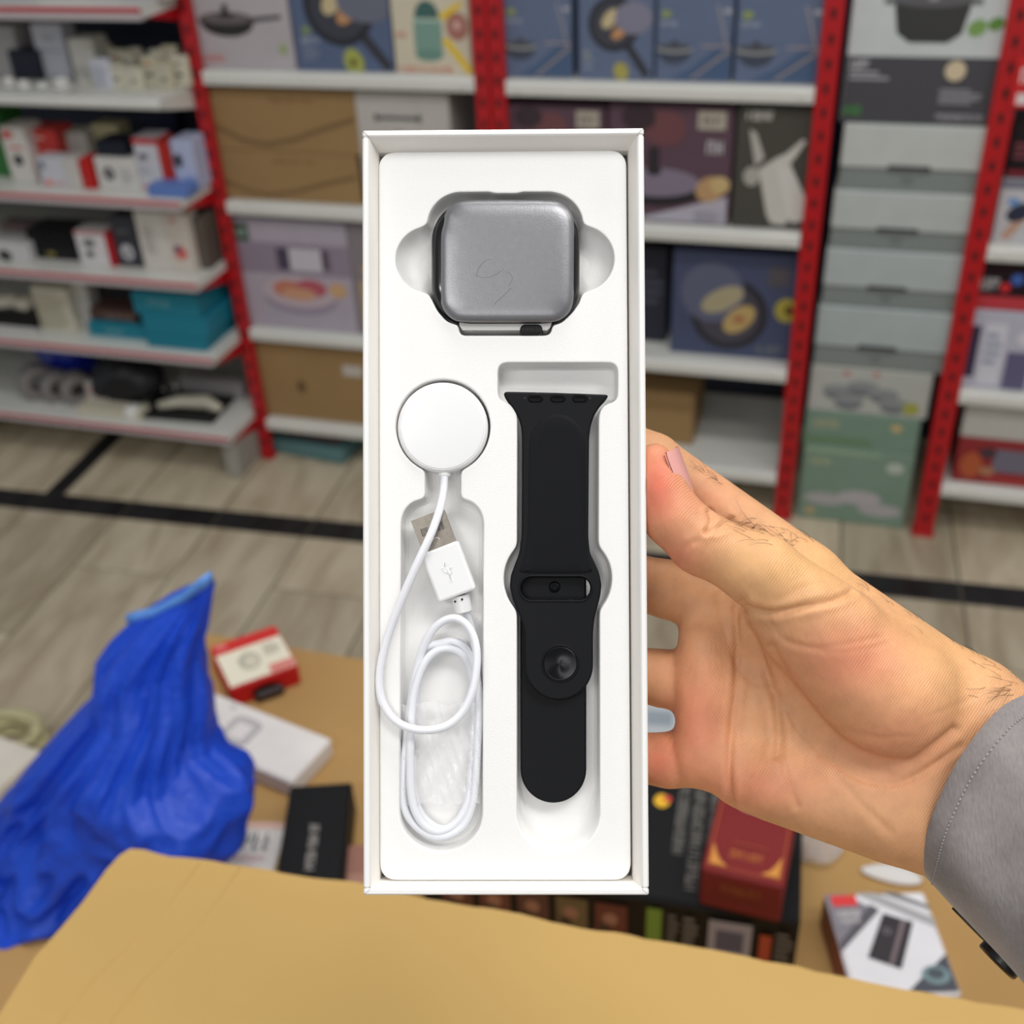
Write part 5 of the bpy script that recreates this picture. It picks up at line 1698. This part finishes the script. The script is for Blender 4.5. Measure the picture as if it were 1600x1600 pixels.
def surface_nets(f, lo, hi, h):
    n = np.ceil((hi - lo) / h).astype(int) + 1
    ax = [lo[i] + h * np.arange(n[i]) for i in range(3)]
    V = np.empty(n, np.float32)
    for i, x in enumerate(ax[0]):
        g = np.stack(np.meshgrid([x], ax[1], ax[2], indexing='ij'), -1).reshape(-1, 3)
        V[i] = f(g).reshape(n[1], n[2])
    S = V < 0
    cnt = np.zeros(n - 1, np.int32)
    acc = np.zeros(tuple(n - 1) + (3,), np.float32)
    for axi in range(3):
        o1, o2 = [k for k in range(3) if k != axi]
        sl0 = [slice(None)] * 3; sl1 = [slice(None)] * 3
        sl0[axi] = slice(0, -1); sl1[axi] = slice(1, None)
        A, B = V[tuple(sl0)], V[tuple(sl1)]
        cross = S[tuple(sl0)] != S[tuple(sl1)]
        t = np.where(cross, A / np.where(cross, A - B, 1), 0)
        for d1 in (0, 1):
            for d2 in (0, 1):
                sc = [slice(None)] * 3
                sc[o1] = slice(d1, n[o1] - 1 + d1)
                sc[o2] = slice(d2, n[o2] - 1 + d2)
                c = cross[tuple(sc)]
                cnt += c
                off = np.zeros(c.shape + (3,), np.float32)
                off[..., axi] = t[tuple(sc)]
                off[..., o1] = d1
                off[..., o2] = d2
                acc += off * c[..., None]
    act = cnt > 0
    idx = -np.ones(n - 1, np.int64)
    idx[act] = np.arange(act.sum())
    ijk = np.argwhere(act)
    verts = (ijk + acc[act] / cnt[act][:, None]) * h + lo
    faces = []
    for axi in range(3):
        o1, o2 = [(1, 2), (2, 0), (0, 1)][axi]
        sl0 = [slice(1, -1)] * 3; sl1 = [slice(1, -1)] * 3
        sl0[axi] = slice(0, -1); sl1[axi] = slice(1, None)
        a, b_ = S[tuple(sl0)], S[tuple(sl1)]
        for inv in (False, True):
            m = (a & ~b_) if not inv else (~a & b_)
            e = np.argwhere(m)
            if not len(e):
                continue
            base = e.copy()
            for k in range(3):
                if k != axi:
                    base[:, k] += 1
            q = []
            for d1, d2 in ((-1, -1), (0, -1), (0, 0), (-1, 0)):
                c = base.copy()
                c[:, o1] += d1
                c[:, o2] += d2
                q.append(idx[c[:, 0], c[:, 1], c[:, 2]])
            q = np.stack(q if not inv else q[::-1], 1)
            faces.append(q)
    return verts, np.concatenate(faces)


lo = np.array(list(map(min, zip(hp(800, 640, -44), hp(1680, 1500, -44), hp(1660, 640, 34)))))
lo = np.array([hp(800, 800, -44)[0], hp(800, 1470, 20)[1], -46.0])
hi = np.array([hp(1655, 800, -10)[0], hp(800, 600, -44)[1], 36.0])
hv, hf = surface_nets(hand_sdf, lo, hi, 1.15)


def adj_smooth(v, f, it):
    e = np.concatenate([f[:, [0, 1]], f[:, [1, 2]], f[:, [2, 3]], f[:, [3, 0]]])
    e = np.concatenate([e, e[:, ::-1]])
    cn = np.bincount(e[:, 0], minlength=len(v)).astype(float)
    for _ in range(it):
        s = np.stack([np.bincount(e[:, 0], v[e[:, 1], k], len(v)) for k in range(3)], 1) / np.maximum(cn, 1)[:, None]
        v = v * .5 + s * .5
    return v


def vnorm(v, f):
    n = np.cross(v[f[:, 2]] - v[f[:, 0]], v[f[:, 3]] - v[f[:, 1]])
    out = np.zeros_like(v)
    for k in range(4):
        for c in range(3):
            out[:, c] += np.bincount(f[:, k], n[:, c], len(v))
    return out / (np.linalg.norm(out, axis=1)[:, None] + 1e-9)


def subdivide(v, f):
    """one linear split of a quad mesh"""
    e = np.concatenate([f[:, [0, 1]], f[:, [1, 2]], f[:, [2, 3]], f[:, [3, 0]]])
    es = np.sort(e, 1)
    ue, inv = np.unique(es, axis=0, return_inverse=True)
    inv = inv.reshape(-1)
    n, m = len(v), len(f)
    mid = (v[ue[:, 0]] + v[ue[:, 1]]) / 2
    cen = v[f].mean(1)
    nv = np.concatenate([v, mid, cen])
    e01, e12, e23, e30 = (inv[k * m:(k + 1) * m] + n for k in range(4))
    c = np.arange(m) + n + len(ue)
    nf = np.concatenate([np.stack(q, 1) for q in ((f[:, 0], e01, c, e30), (e01, f[:, 1], e12, c), (c, e12, f[:, 2], e23), (e30, c, e23, f[:, 3]))])
    return nv, nf


hv = adj_smooth(hv, hf, 3)
hv, hf = subdivide(hv, hf)
hv = adj_smooth(hv, hf, 3)
nrm = vnorm(hv, hf)


def to_px(v):
    d = v / 1000.0 - np.array(_CL)
    Rm = np.array((_R.transposed() @ _RB))
    c = d @ Rm.T
    return np.stack([800 + F * c[:, 0] / -c[:, 2], 800 - F * c[:, 1] / -c[:, 2]], 1), c


pxy, cpos = to_px(hv)
view = -cpos / np.linalg.norm(cpos, axis=1)[:, None]
Rm_ = np.array((_R.transposed() @ _RB))
facing = np.einsum('ij,ij->i', nrm @ Rm_.T, view)


def seg_dist(pts, line):
    best = np.full(len(pts), 1e9)
    for a, b_ in zip(line[:-1], line[1:]):
        a, b_ = np.array(a, float), np.array(b_, float)
        t = np.clip((pts - a) @ (b_ - a) / ((b_ - a) @ (b_ - a)), 0, 1)
        best = np.minimum(best, np.linalg.norm(pts - a - t[:, None] * (b_ - a), axis=1))
    return best


# skin folds: (pixel polyline, width px, depth mm, side limits)
folds = [
    ([(1062, 905), (1058, 960), (1050, 1020), (1052, 1090), (1048, 1150), (1060, 1215), (1075, 1245)], 7, .5),          # finger-base line
    ([(1160, 940), (1172, 985), (1190, 1030), (1208, 1085), (1216, 1140), (1214, 1180)], 6, 1.0),                        # life line, upper
    ([(1150, 950), (1152, 1000), (1152, 1060), (1146, 1120), (1140, 1180), (1140, 1225), (1146, 1268)], 5, .9),          # heart line
    ([(1120, 930), (1140, 1010), (1160, 1050), (1184, 1068)], 4, .22),
    ([(1205, 1010), (1240, 1070), (1280, 1120), (1320, 1160), (1370, 1184), (1420, 1190), (1452, 1170), (1490, 1140)], 6, .8),
    ([(1215, 1085), (1250, 1140), (1290, 1180), (1340, 1215), (1400, 1225), (1450, 1200), (1500, 1165)], 5, .45),
    ([(1215, 1085), (1222, 1150), (1226, 1200), (1245, 1260)], 5, .4),
    ([(1170, 948), (1205, 958), (1250, 950), (1300, 938), (1330, 925)], 5, .9),                                         # thumb crease
    ([(1198, 962), (1225, 1000), (1270, 1012), (1330, 1005), (1380, 995)], 4, .16),
    ([(1230, 1000), (1290, 1018), (1350, 1014), (1390, 1004)], 4, .12),
    ([(1056, 882), (1070, 856), (1086, 846)], 4, .25),                                                                  # thumb joint, front
    ([(1104, 830), (1112, 812), (1108, 800)], 4, .7), ([(1104, 832), (1124, 824), (1142, 812)], 4, .6), ([(1118, 834), (1140, 826)], 3, .4),
    ([(1245, 950), (1290, 930), (1340, 900)], 4, .12), ([(1215, 938), (1260, 916), (1300, 912)], 4, .1),
    ([(1280, 1180), (1340, 1250), (1390, 1300)], 6, .3), ([(1300, 1130), (1360, 1150), (1420, 1150)], 4, .12),
    ([(1450, 1120), (1500, 1100), (1540, 1080)], 4, .12), ([(1440, 1215), (1470, 1190), (1500, 1170)], 4, .2),
]
disp = np.zeros(len(hv))
for line, wpx, dep in folds:
    line = crom([tuple(map(float, q)) for q in line], 5)
    d = seg_dist(pxy, line)
    disp -= dep * np.exp(-(d / wpx) ** 2) * np.clip((facing - .05) * 4, 0, 1)
    disp += dep * .35 * np.exp(-((d - wpx * 2.4) / (wpx * 1.3)) ** 2) * np.clip((facing - .05) * 4, 0, 1)
# deep shaded hollow under the thumb and soft pads
def blob(cx, cy, rx, ry, amt, zmin=-99, zmax=99):
    global disp
    g = np.exp(-(((pxy[:, 0] - cx) / rx) ** 2 + ((pxy[:, 1] - cy) / ry) ** 2))
    disp += amt * g * np.clip((facing - .05) * 4, 0, 1) * ((hv[:, 2] > zmin) & (hv[:, 2] < zmax))


blob(1168, 1090, 26, 90, -1.6)
blob(1095, 1090, 34, 110, .8)
blob(1180, 1240, 40, 40, .8)
blob(1255, 1200, 40, 70, -1.0)
blob(1330, 1085, 90, 70, .8)
blob(1170, 968, 16, 18, 1.6)
rs_n = np.random.RandomState(3)
hv = hv + nrm * disp[:, None]
nrm = vnorm(hv, hf)
# flatten the thumb pad against the side wall of the box
xw = (ox1 + .0001) * 1000
near_wall = (hv[:, 2] > BD * 1000 - 1.5) & (hv[:, 2] < RIM * 1000 + 12) & (hv[:, 0] < xw)
hv[near_wall, 0] = xw + .02 * (hv[near_wall, 0] - xw) * 0

SKIN = bpy.data.materials.new('skin'); SKIN.use_nodes = True
nt = SKIN.node_tree; b = nt.nodes['Principled BSDF']
at = nt.nodes.new('ShaderNodeAttribute'); at.attribute_name = 'Col'
tc = nt.nodes.new('ShaderNodeTexCoord')
n1 = nt.nodes.new('ShaderNodeTexNoise'); n1.inputs['Scale'].default_value = 160; n1.inputs['Detail'].default_value = 5
nt.links.new(tc.outputs['Object'], n1.inputs['Vector'])
mrp = nt.nodes.new('ShaderNodeMapRange'); mrp.inputs['From Min'].default_value = .3; mrp.inputs['From Max'].default_value = .7; mrp.inputs['To Min'].default_value = .92; mrp.inputs['To Max'].default_value = 1.07
nt.links.new(n1.outputs['Fac'], mrp.inputs['Value'])
hsv = nt.nodes.new('ShaderNodeHueSaturation')
nt.links.new(at.outputs['Color'], hsv.inputs['Color']); nt.links.new(mrp.outputs['Result'], hsv.inputs['Value'])
nt.links.new(hsv.outputs['Color'], b.inputs['Base Color'])
b.inputs['Roughness'].default_value = .5
b.inputs['Specular IOR Level'].default_value = .35
b.inputs['Subsurface Weight'].default_value = .12
b.inputs['Subsurface Radius'].default_value = (1, .35, .2)
b.inputs['Subsurface Scale'].default_value = .0025
# papillary ridges and fine wrinkles as relief
wv = nt.nodes.new('ShaderNodeTexWave'); wv.inputs['Scale'].default_value = 420; wv.inputs['Distortion'].default_value = 9; wv.inputs['Detail'].default_value = 2; wv.inputs['Detail Scale'].default_value = .12
mp = nt.nodes.new('ShaderNodeMapping'); mp.inputs['Rotation'].default_value = (.2, .3, .6)
nt.links.new(tc.outputs['Object'], mp.inputs['Vector']); nt.links.new(mp.outputs['Vector'], wv.inputs['Vector'])
vo = nt.nodes.new('ShaderNodeTexVoronoi'); vo.feature = 'DISTANCE_TO_EDGE'; vo.inputs['Scale'].default_value = 420
mp2 = nt.nodes.new('ShaderNodeMapping'); mp2.inputs['Scale'].default_value = (1, .45, 1); mp2.inputs['Rotation'].default_value = (0, 0, .7)
nt.links.new(tc.outputs['Object'], mp2.inputs['Vector']); nt.links.new(mp2.outputs['Vector'], vo.inputs['Vector'])
ad = nt.nodes.new('ShaderNodeMath'); ad.operation = 'MULTIPLY_ADD'; ad.inputs[1].default_value = .35
nt.links.new(wv.outputs['Fac'], ad.inputs[0]); nt.links.new(vo.outputs['Distance'], ad.inputs[2])
bu = nt.nodes.new('ShaderNodeBump'); bu.inputs['Strength'].default_value = .4; bu.inputs['Distance'].default_value = .0004
nt.links.new(ad.outputs[0], bu.inputs['Height']); nt.links.new(bu.outputs['Normal'], b.inputs['Normal'])

# skin tone: yellowish base, pinker pads and finger ends
base_c = np.array([207, 154, 112.]); pink = np.array([206, 124, 96.]); red = np.array([214, 102, 82.]); yel = np.array([220, 172, 114.])
col = np.tile(base_c, (len(hv), 1))


def tint(c, cx, cy, rx, ry, k, zmin=-99):
    global col
    g = k * np.exp(-(((pxy[:, 0] - cx) / rx) ** 2 + ((pxy[:, 1] - cy) / ry) ** 2)) * (hv[:, 2] > zmin)
    col = col * (1 - g[:, None]) + c * g[:, None]


tint(yel, 1250, 880, 160, 60, .7); tint(yel, 1450, 1010, 140, 90, .6)
tint(pink, 1330, 1030, 90, 60, .7); tint(pink, 1090, 1130, 50, 100, .7); tint(pink, 1180, 1230, 90, 40, .6); tint(pink, 1400, 1160, 90, 60, .4)
tint(red, 1028, 760, 30, 60, .8, -12); tint(pink, 1060, 870, 45, 40, .7, -12); tint(red, 1030, 1190, 30, 40, .5); tint(pink, 1080, 780, 60, 40, .4)
me = bpy.data.meshes.new('hand')
me.from_pydata((hv / 1000).tolist(), [], hf.tolist())
me.materials.append(SKIN)
ca = me.color_attributes.new('Col', 'FLOAT_COLOR', 'POINT')
lin = np.array([srgb(c) + [1] for c in col]).ravel()
ca.data.foreach_set('color', lin)
me.polygons.foreach_set('use_smooth', [True] * len(me.polygons))
person = tag(empty('person', mw=BOXM.copy()), 'hand of a person in a grey sleeve gripping the gift box from the right', 'person')
hand = bpy.data.objects.new('hand', me); COL.objects.link(hand); hand.parent = person

# thumb nail: a curved plate on the far side of the thumb tip
q = MB()
nv_ = Vector((.92, .33, .2)).normalized()
near_e = crom([(1063, 773, 4.5), (1052, 748, 5.4), (1042, 722, 5.6), (1038, 708, 5.2)], 5)
far_e = crom([(1078, 772, -6), (1070, 742, -6.5), (1060, 714, -6.5), (1054, 699, -6)], 5)
rows = []
for i in range(len(near_e)):
    a, b_ = Vector(hp(*near_e[i])) / 1000, Vector(hp(*far_e[i])) / 1000
    rows.append([a.lerp(b_, j / 12) + nv_ * (.0007 + .0019 * (1 - (j / 6 - 1) ** 2)) for j in range(13)])
q.loft(rows, False)
back = [[v - nv_ * .0006 for v in r_] for r_ in rows]
q.loft(back, False)
q.loft([rows[-1], back[-1]], False)
nail = q.build('thumb_nail', mat('nail', (222, 160, 152), .28, coat=.3), person, recalc=True, angle=60)

# fine dark hairs
from mathutils.bvhtree import BVHTree
bvh = BVHTree.FromPolygons([tuple(v / 1000) for v in hv], [tuple(f) for f in hf])
q = MB()
rh = random.Random(12)


def hairs(n, poly_line, spread, L, ang, jitter=.5):
    for _ in range(n):
        t = rh.random() * (len(poly_line) - 1)
        i = int(t)
        a, b_ = poly_line[i], poly_line[min(i + 1, len(poly_line) - 1)]
        x = a[0] + (b_[0] - a[0]) * (t - i) + rh.gauss(0, spread)
        y = a[1] + (b_[1] - a[1]) * (t - i) + rh.gauss(0, spread)
        d = (bp(x, y, 0) - _CL).normalized()
        hit = bvh.ray_cast(_CL, d)
        if hit[0] is None:
            continue
        p0, nn = hit[0], hit[1]
        if nn.dot(d) > 0:
            nn = -nn
        an = math.radians(ang + rh.gauss(0, 22))
        dr = Vector((math.cos(an), -math.sin(an), 0))
        dr = (dr - nn * dr.dot(nn)).normalized()
        l = L * rh.uniform(.5, 1.2)
        side = nn.cross(dr) * rh.uniform(-.35, .35)
        pts = [p0 - nn * .0002, p0 + nn * .0005 + dr * l * .3, p0 + nn * .0009 + (dr + side * .5) * l * .65, p0 + nn * .0008 + (dr + side) * l]
        q.tube(pts, [.00005, .00005, .00004, .00002], 4)


hairs(46, [(1165, 822), (1190, 832), (1225, 842), (1275, 848)], 8, .0085, 168)
hairs(14, [(1088, 728), (1110, 742), (1130, 756)], 3, .006, 200)
hairs(70, [(1330, 880), (1370, 905), (1410, 930), (1450, 962), (1500, 1000), (1560, 1040)], 9, .006, 215)
hairs(24, [(1560, 1060), (1585, 1075)], 12, .009, 150)
ho = q.build('arm_hair', mat('dark_hair', (52, 38, 28), .5), person)
ho['kind'] = 'stuff'

# ------------------------------------------------------------------ sleeve
SLV = bpy.data.materials.new('grey_cotton'); SLV.use_nodes = True
nt = SLV.node_tree; b = nt.nodes['Principled BSDF']
b.inputs['Roughness'].default_value = .85; b.inputs['Sheen Weight'].default_value = .2
tc = nt.nodes.new('ShaderNodeTexCoord')
n1 = nt.nodes.new('ShaderNodeTexNoise'); n1.inputs['Scale'].default_value = 55; n1.inputs['Detail'].default_value = 8
n2 = nt.nodes.new('ShaderNodeTexNoise'); n2.inputs['Scale'].default_value = 1400; n2.inputs['Detail'].default_value = 2
mp = nt.nodes.new('ShaderNodeMapping'); mp.inputs['Scale'].default_value = (1, .25, 1); mp.inputs['Rotation'].default_value = (0, 0, .7)
nt.links.new(tc.outputs['Object'], n1.inputs['Vector']); nt.links.new(tc.outputs['Object'], mp.inputs['Vector']); nt.links.new(mp.outputs['Vector'], n2.inputs['Vector'])
cr = nt.nodes.new('ShaderNodeValToRGB')
cr.color_ramp.elements[0].position = .3; cr.color_ramp.elements[0].color = srgb((126, 119, 118)) + [1]
cr.color_ramp.elements[1].position = .74; cr.color_ramp.elements[1].color = srgb((158, 151, 149)) + [1]
nt.links.new(n1.outputs['Fac'], cr.inputs[0])
mxc = nt.nodes.new('ShaderNodeMix'); mxc.data_type = 'RGBA'; mxc.blend_type = 'MULTIPLY'; mxc.inputs[0].default_value = .35
nt.links.new(cr.outputs[0], mxc.inputs[6]); nt.links.new(n2.outputs['Fac'], mxc.inputs[7])
nt.links.new(mxc.outputs[2], b.inputs['Base Color'])
bu = nt.nodes.new('ShaderNodeBump'); bu.inputs['Strength'].default_value = .35; bu.inputs['Distance'].default_value = .0006
nt.links.new(n2.outputs['Fac'], bu.inputs['Height']); nt.links.new(bu.outputs['Normal'], b.inputs['Normal'])

# cuff: the hem curve over the wrist, carried back along the forearm towards the viewer
rings = []
HALF = 40
SEG = 2 * HALF
NR = 40
hem_px = crom([(1716, 1072), (1655, 1072), (1600, 1089), (1556, 1118), (1500, 1190), (1462, 1268), (1445, 1325), (1437, 1360)], 10)
L_ = len(hem_px) - 1
ring0 = []
for j in range(SEG):
    if j < HALF:
        u_ = j / HALF
        f_ = u_ * L_
        i_ = min(int(f_), L_ - 1)
        x = hem_px[i_][0] + (hem_px[i_ + 1][0] - hem_px[i_][0]) * (f_ - i_)
        y = hem_px[i_][1] + (hem_px[i_ + 1][1] - hem_px[i_][1]) * (f_ - i_)
        ring0.append(Vector(hp(x, y, -12 + 25 * math.sin(math.pi * u_) ** .55)))
    else:
        u_ = (j - HALF) / HALF
        ring0.append(Vector(hp(1437 + (1716 - 1437) * u_, 1360 + (1072 - 1360) * u_, -12 - 24 * math.sin(math.pi * u_) ** .55)))
c0 = sum(ring0, Vector()) / SEG
adv = Vector(hp(1603, 1534, 6)) - Vector(hp(1437, 1360, -12))
axis = adv.normalized()
for k in range(NR):
    t = 2.2 * k / (NR - 1)
    ring = []
    for j, v in enumerate(ring0):
        a = 2 * math.pi * j / SEG
        fold_ = 1 + .03 * t + (.012 * math.sin(5 * a + 3 * t) + .008 * math.sin(9 * a - 5 * t)) * min(1, t * 2)
        ring.append(((v - c0) * fold_ + c0 + adv * t) / 1000)
    rings.append(ring)
q = MB()
inner = [[(v - (c0 / 1000)) * .955 + c0 / 1000 + axis * .0004 for v in rings[0]], [(v - (c0 / 1000)) * .94 + c0 / 1000 + axis * .012 for v in rings[0]]]
lipr = [[(v - (c0 / 1000)) * .985 + c0 / 1000 - axis * .0009 for v in rings[0]]]
q.loft([inner[1], inner[0], lipr[0]] + rings, True)
slv = q.build('sleeve', SLV, person, recalc=True, angle=70)
slv['label'] = 'grey cotton sleeve'
# stitching a little behind the hem
q = MB()
r2_ = [rings[2][j].lerp(rings[3][j], .2) for j in range(SEG)]
fine = crom([tuple(v) for v in r2_], 4, True)
cen = sum((Vector(v) for v in fine), Vector()) / len(fine)
for i in range(0, len(fine) - 1, 2):
    a, b_ = Vector(fine[i]), Vector(fine[(i + 1) % len(fine)])
    o_ = ((a - cen).normalized()) * .00025
    q.tube([a + o_ * .2, (a + b_) / 2 + o_, b_ + o_ * .2], .00022, 5)
q.build('stitching', mat('thread_grey', (158, 152, 150), .8), slv)
# dark tab and button on the underside of the cuff
BTN = mat('black_button', (22, 22, 24), .3)
dl = (Vector(hp(1600, 1540, -8)) - Vector(hp(1490, 1428, -8))).normalized()
pv = Vector((-dl.y, dl.x, 0)).normalized()
if pv.y > 0:
    pv = -pv
bc = Vector(hp(1562, 1499, -8)) / 1000
zax = pv
xax = dl
yax = zax.cross(xax)
BM = Matrix(((xax.x, yax.x, zax.x, bc.x), (xax.y, yax.y, zax.y, bc.y), (xax.z, yax.z, zax.z, bc.z), (0, 0, 0, 1)))
q = MB().lathe([(.0001, -.001), (.0064, -.001), (.0068, -.0006), (.0068, .0012), (.0062, .0018), (.0052, .0018), (.0046, .0013), (.0001, .0013)], 32, BM, cap0=True)
q.build('cuff_button', BTN, slv, angle=40)
tc_ = Vector(hp(1520, 1452, -8)) / 1000
TM = BM.copy(); TM.translation = tc_
q = MB().prism(rrect(-.0085, .0062, -.005, .005, .0045, 8), -.0016, .0001, M=TM)
q.build('cuff_tab', mat('black_tab', (30, 29, 29), .7), slv, angle=40)
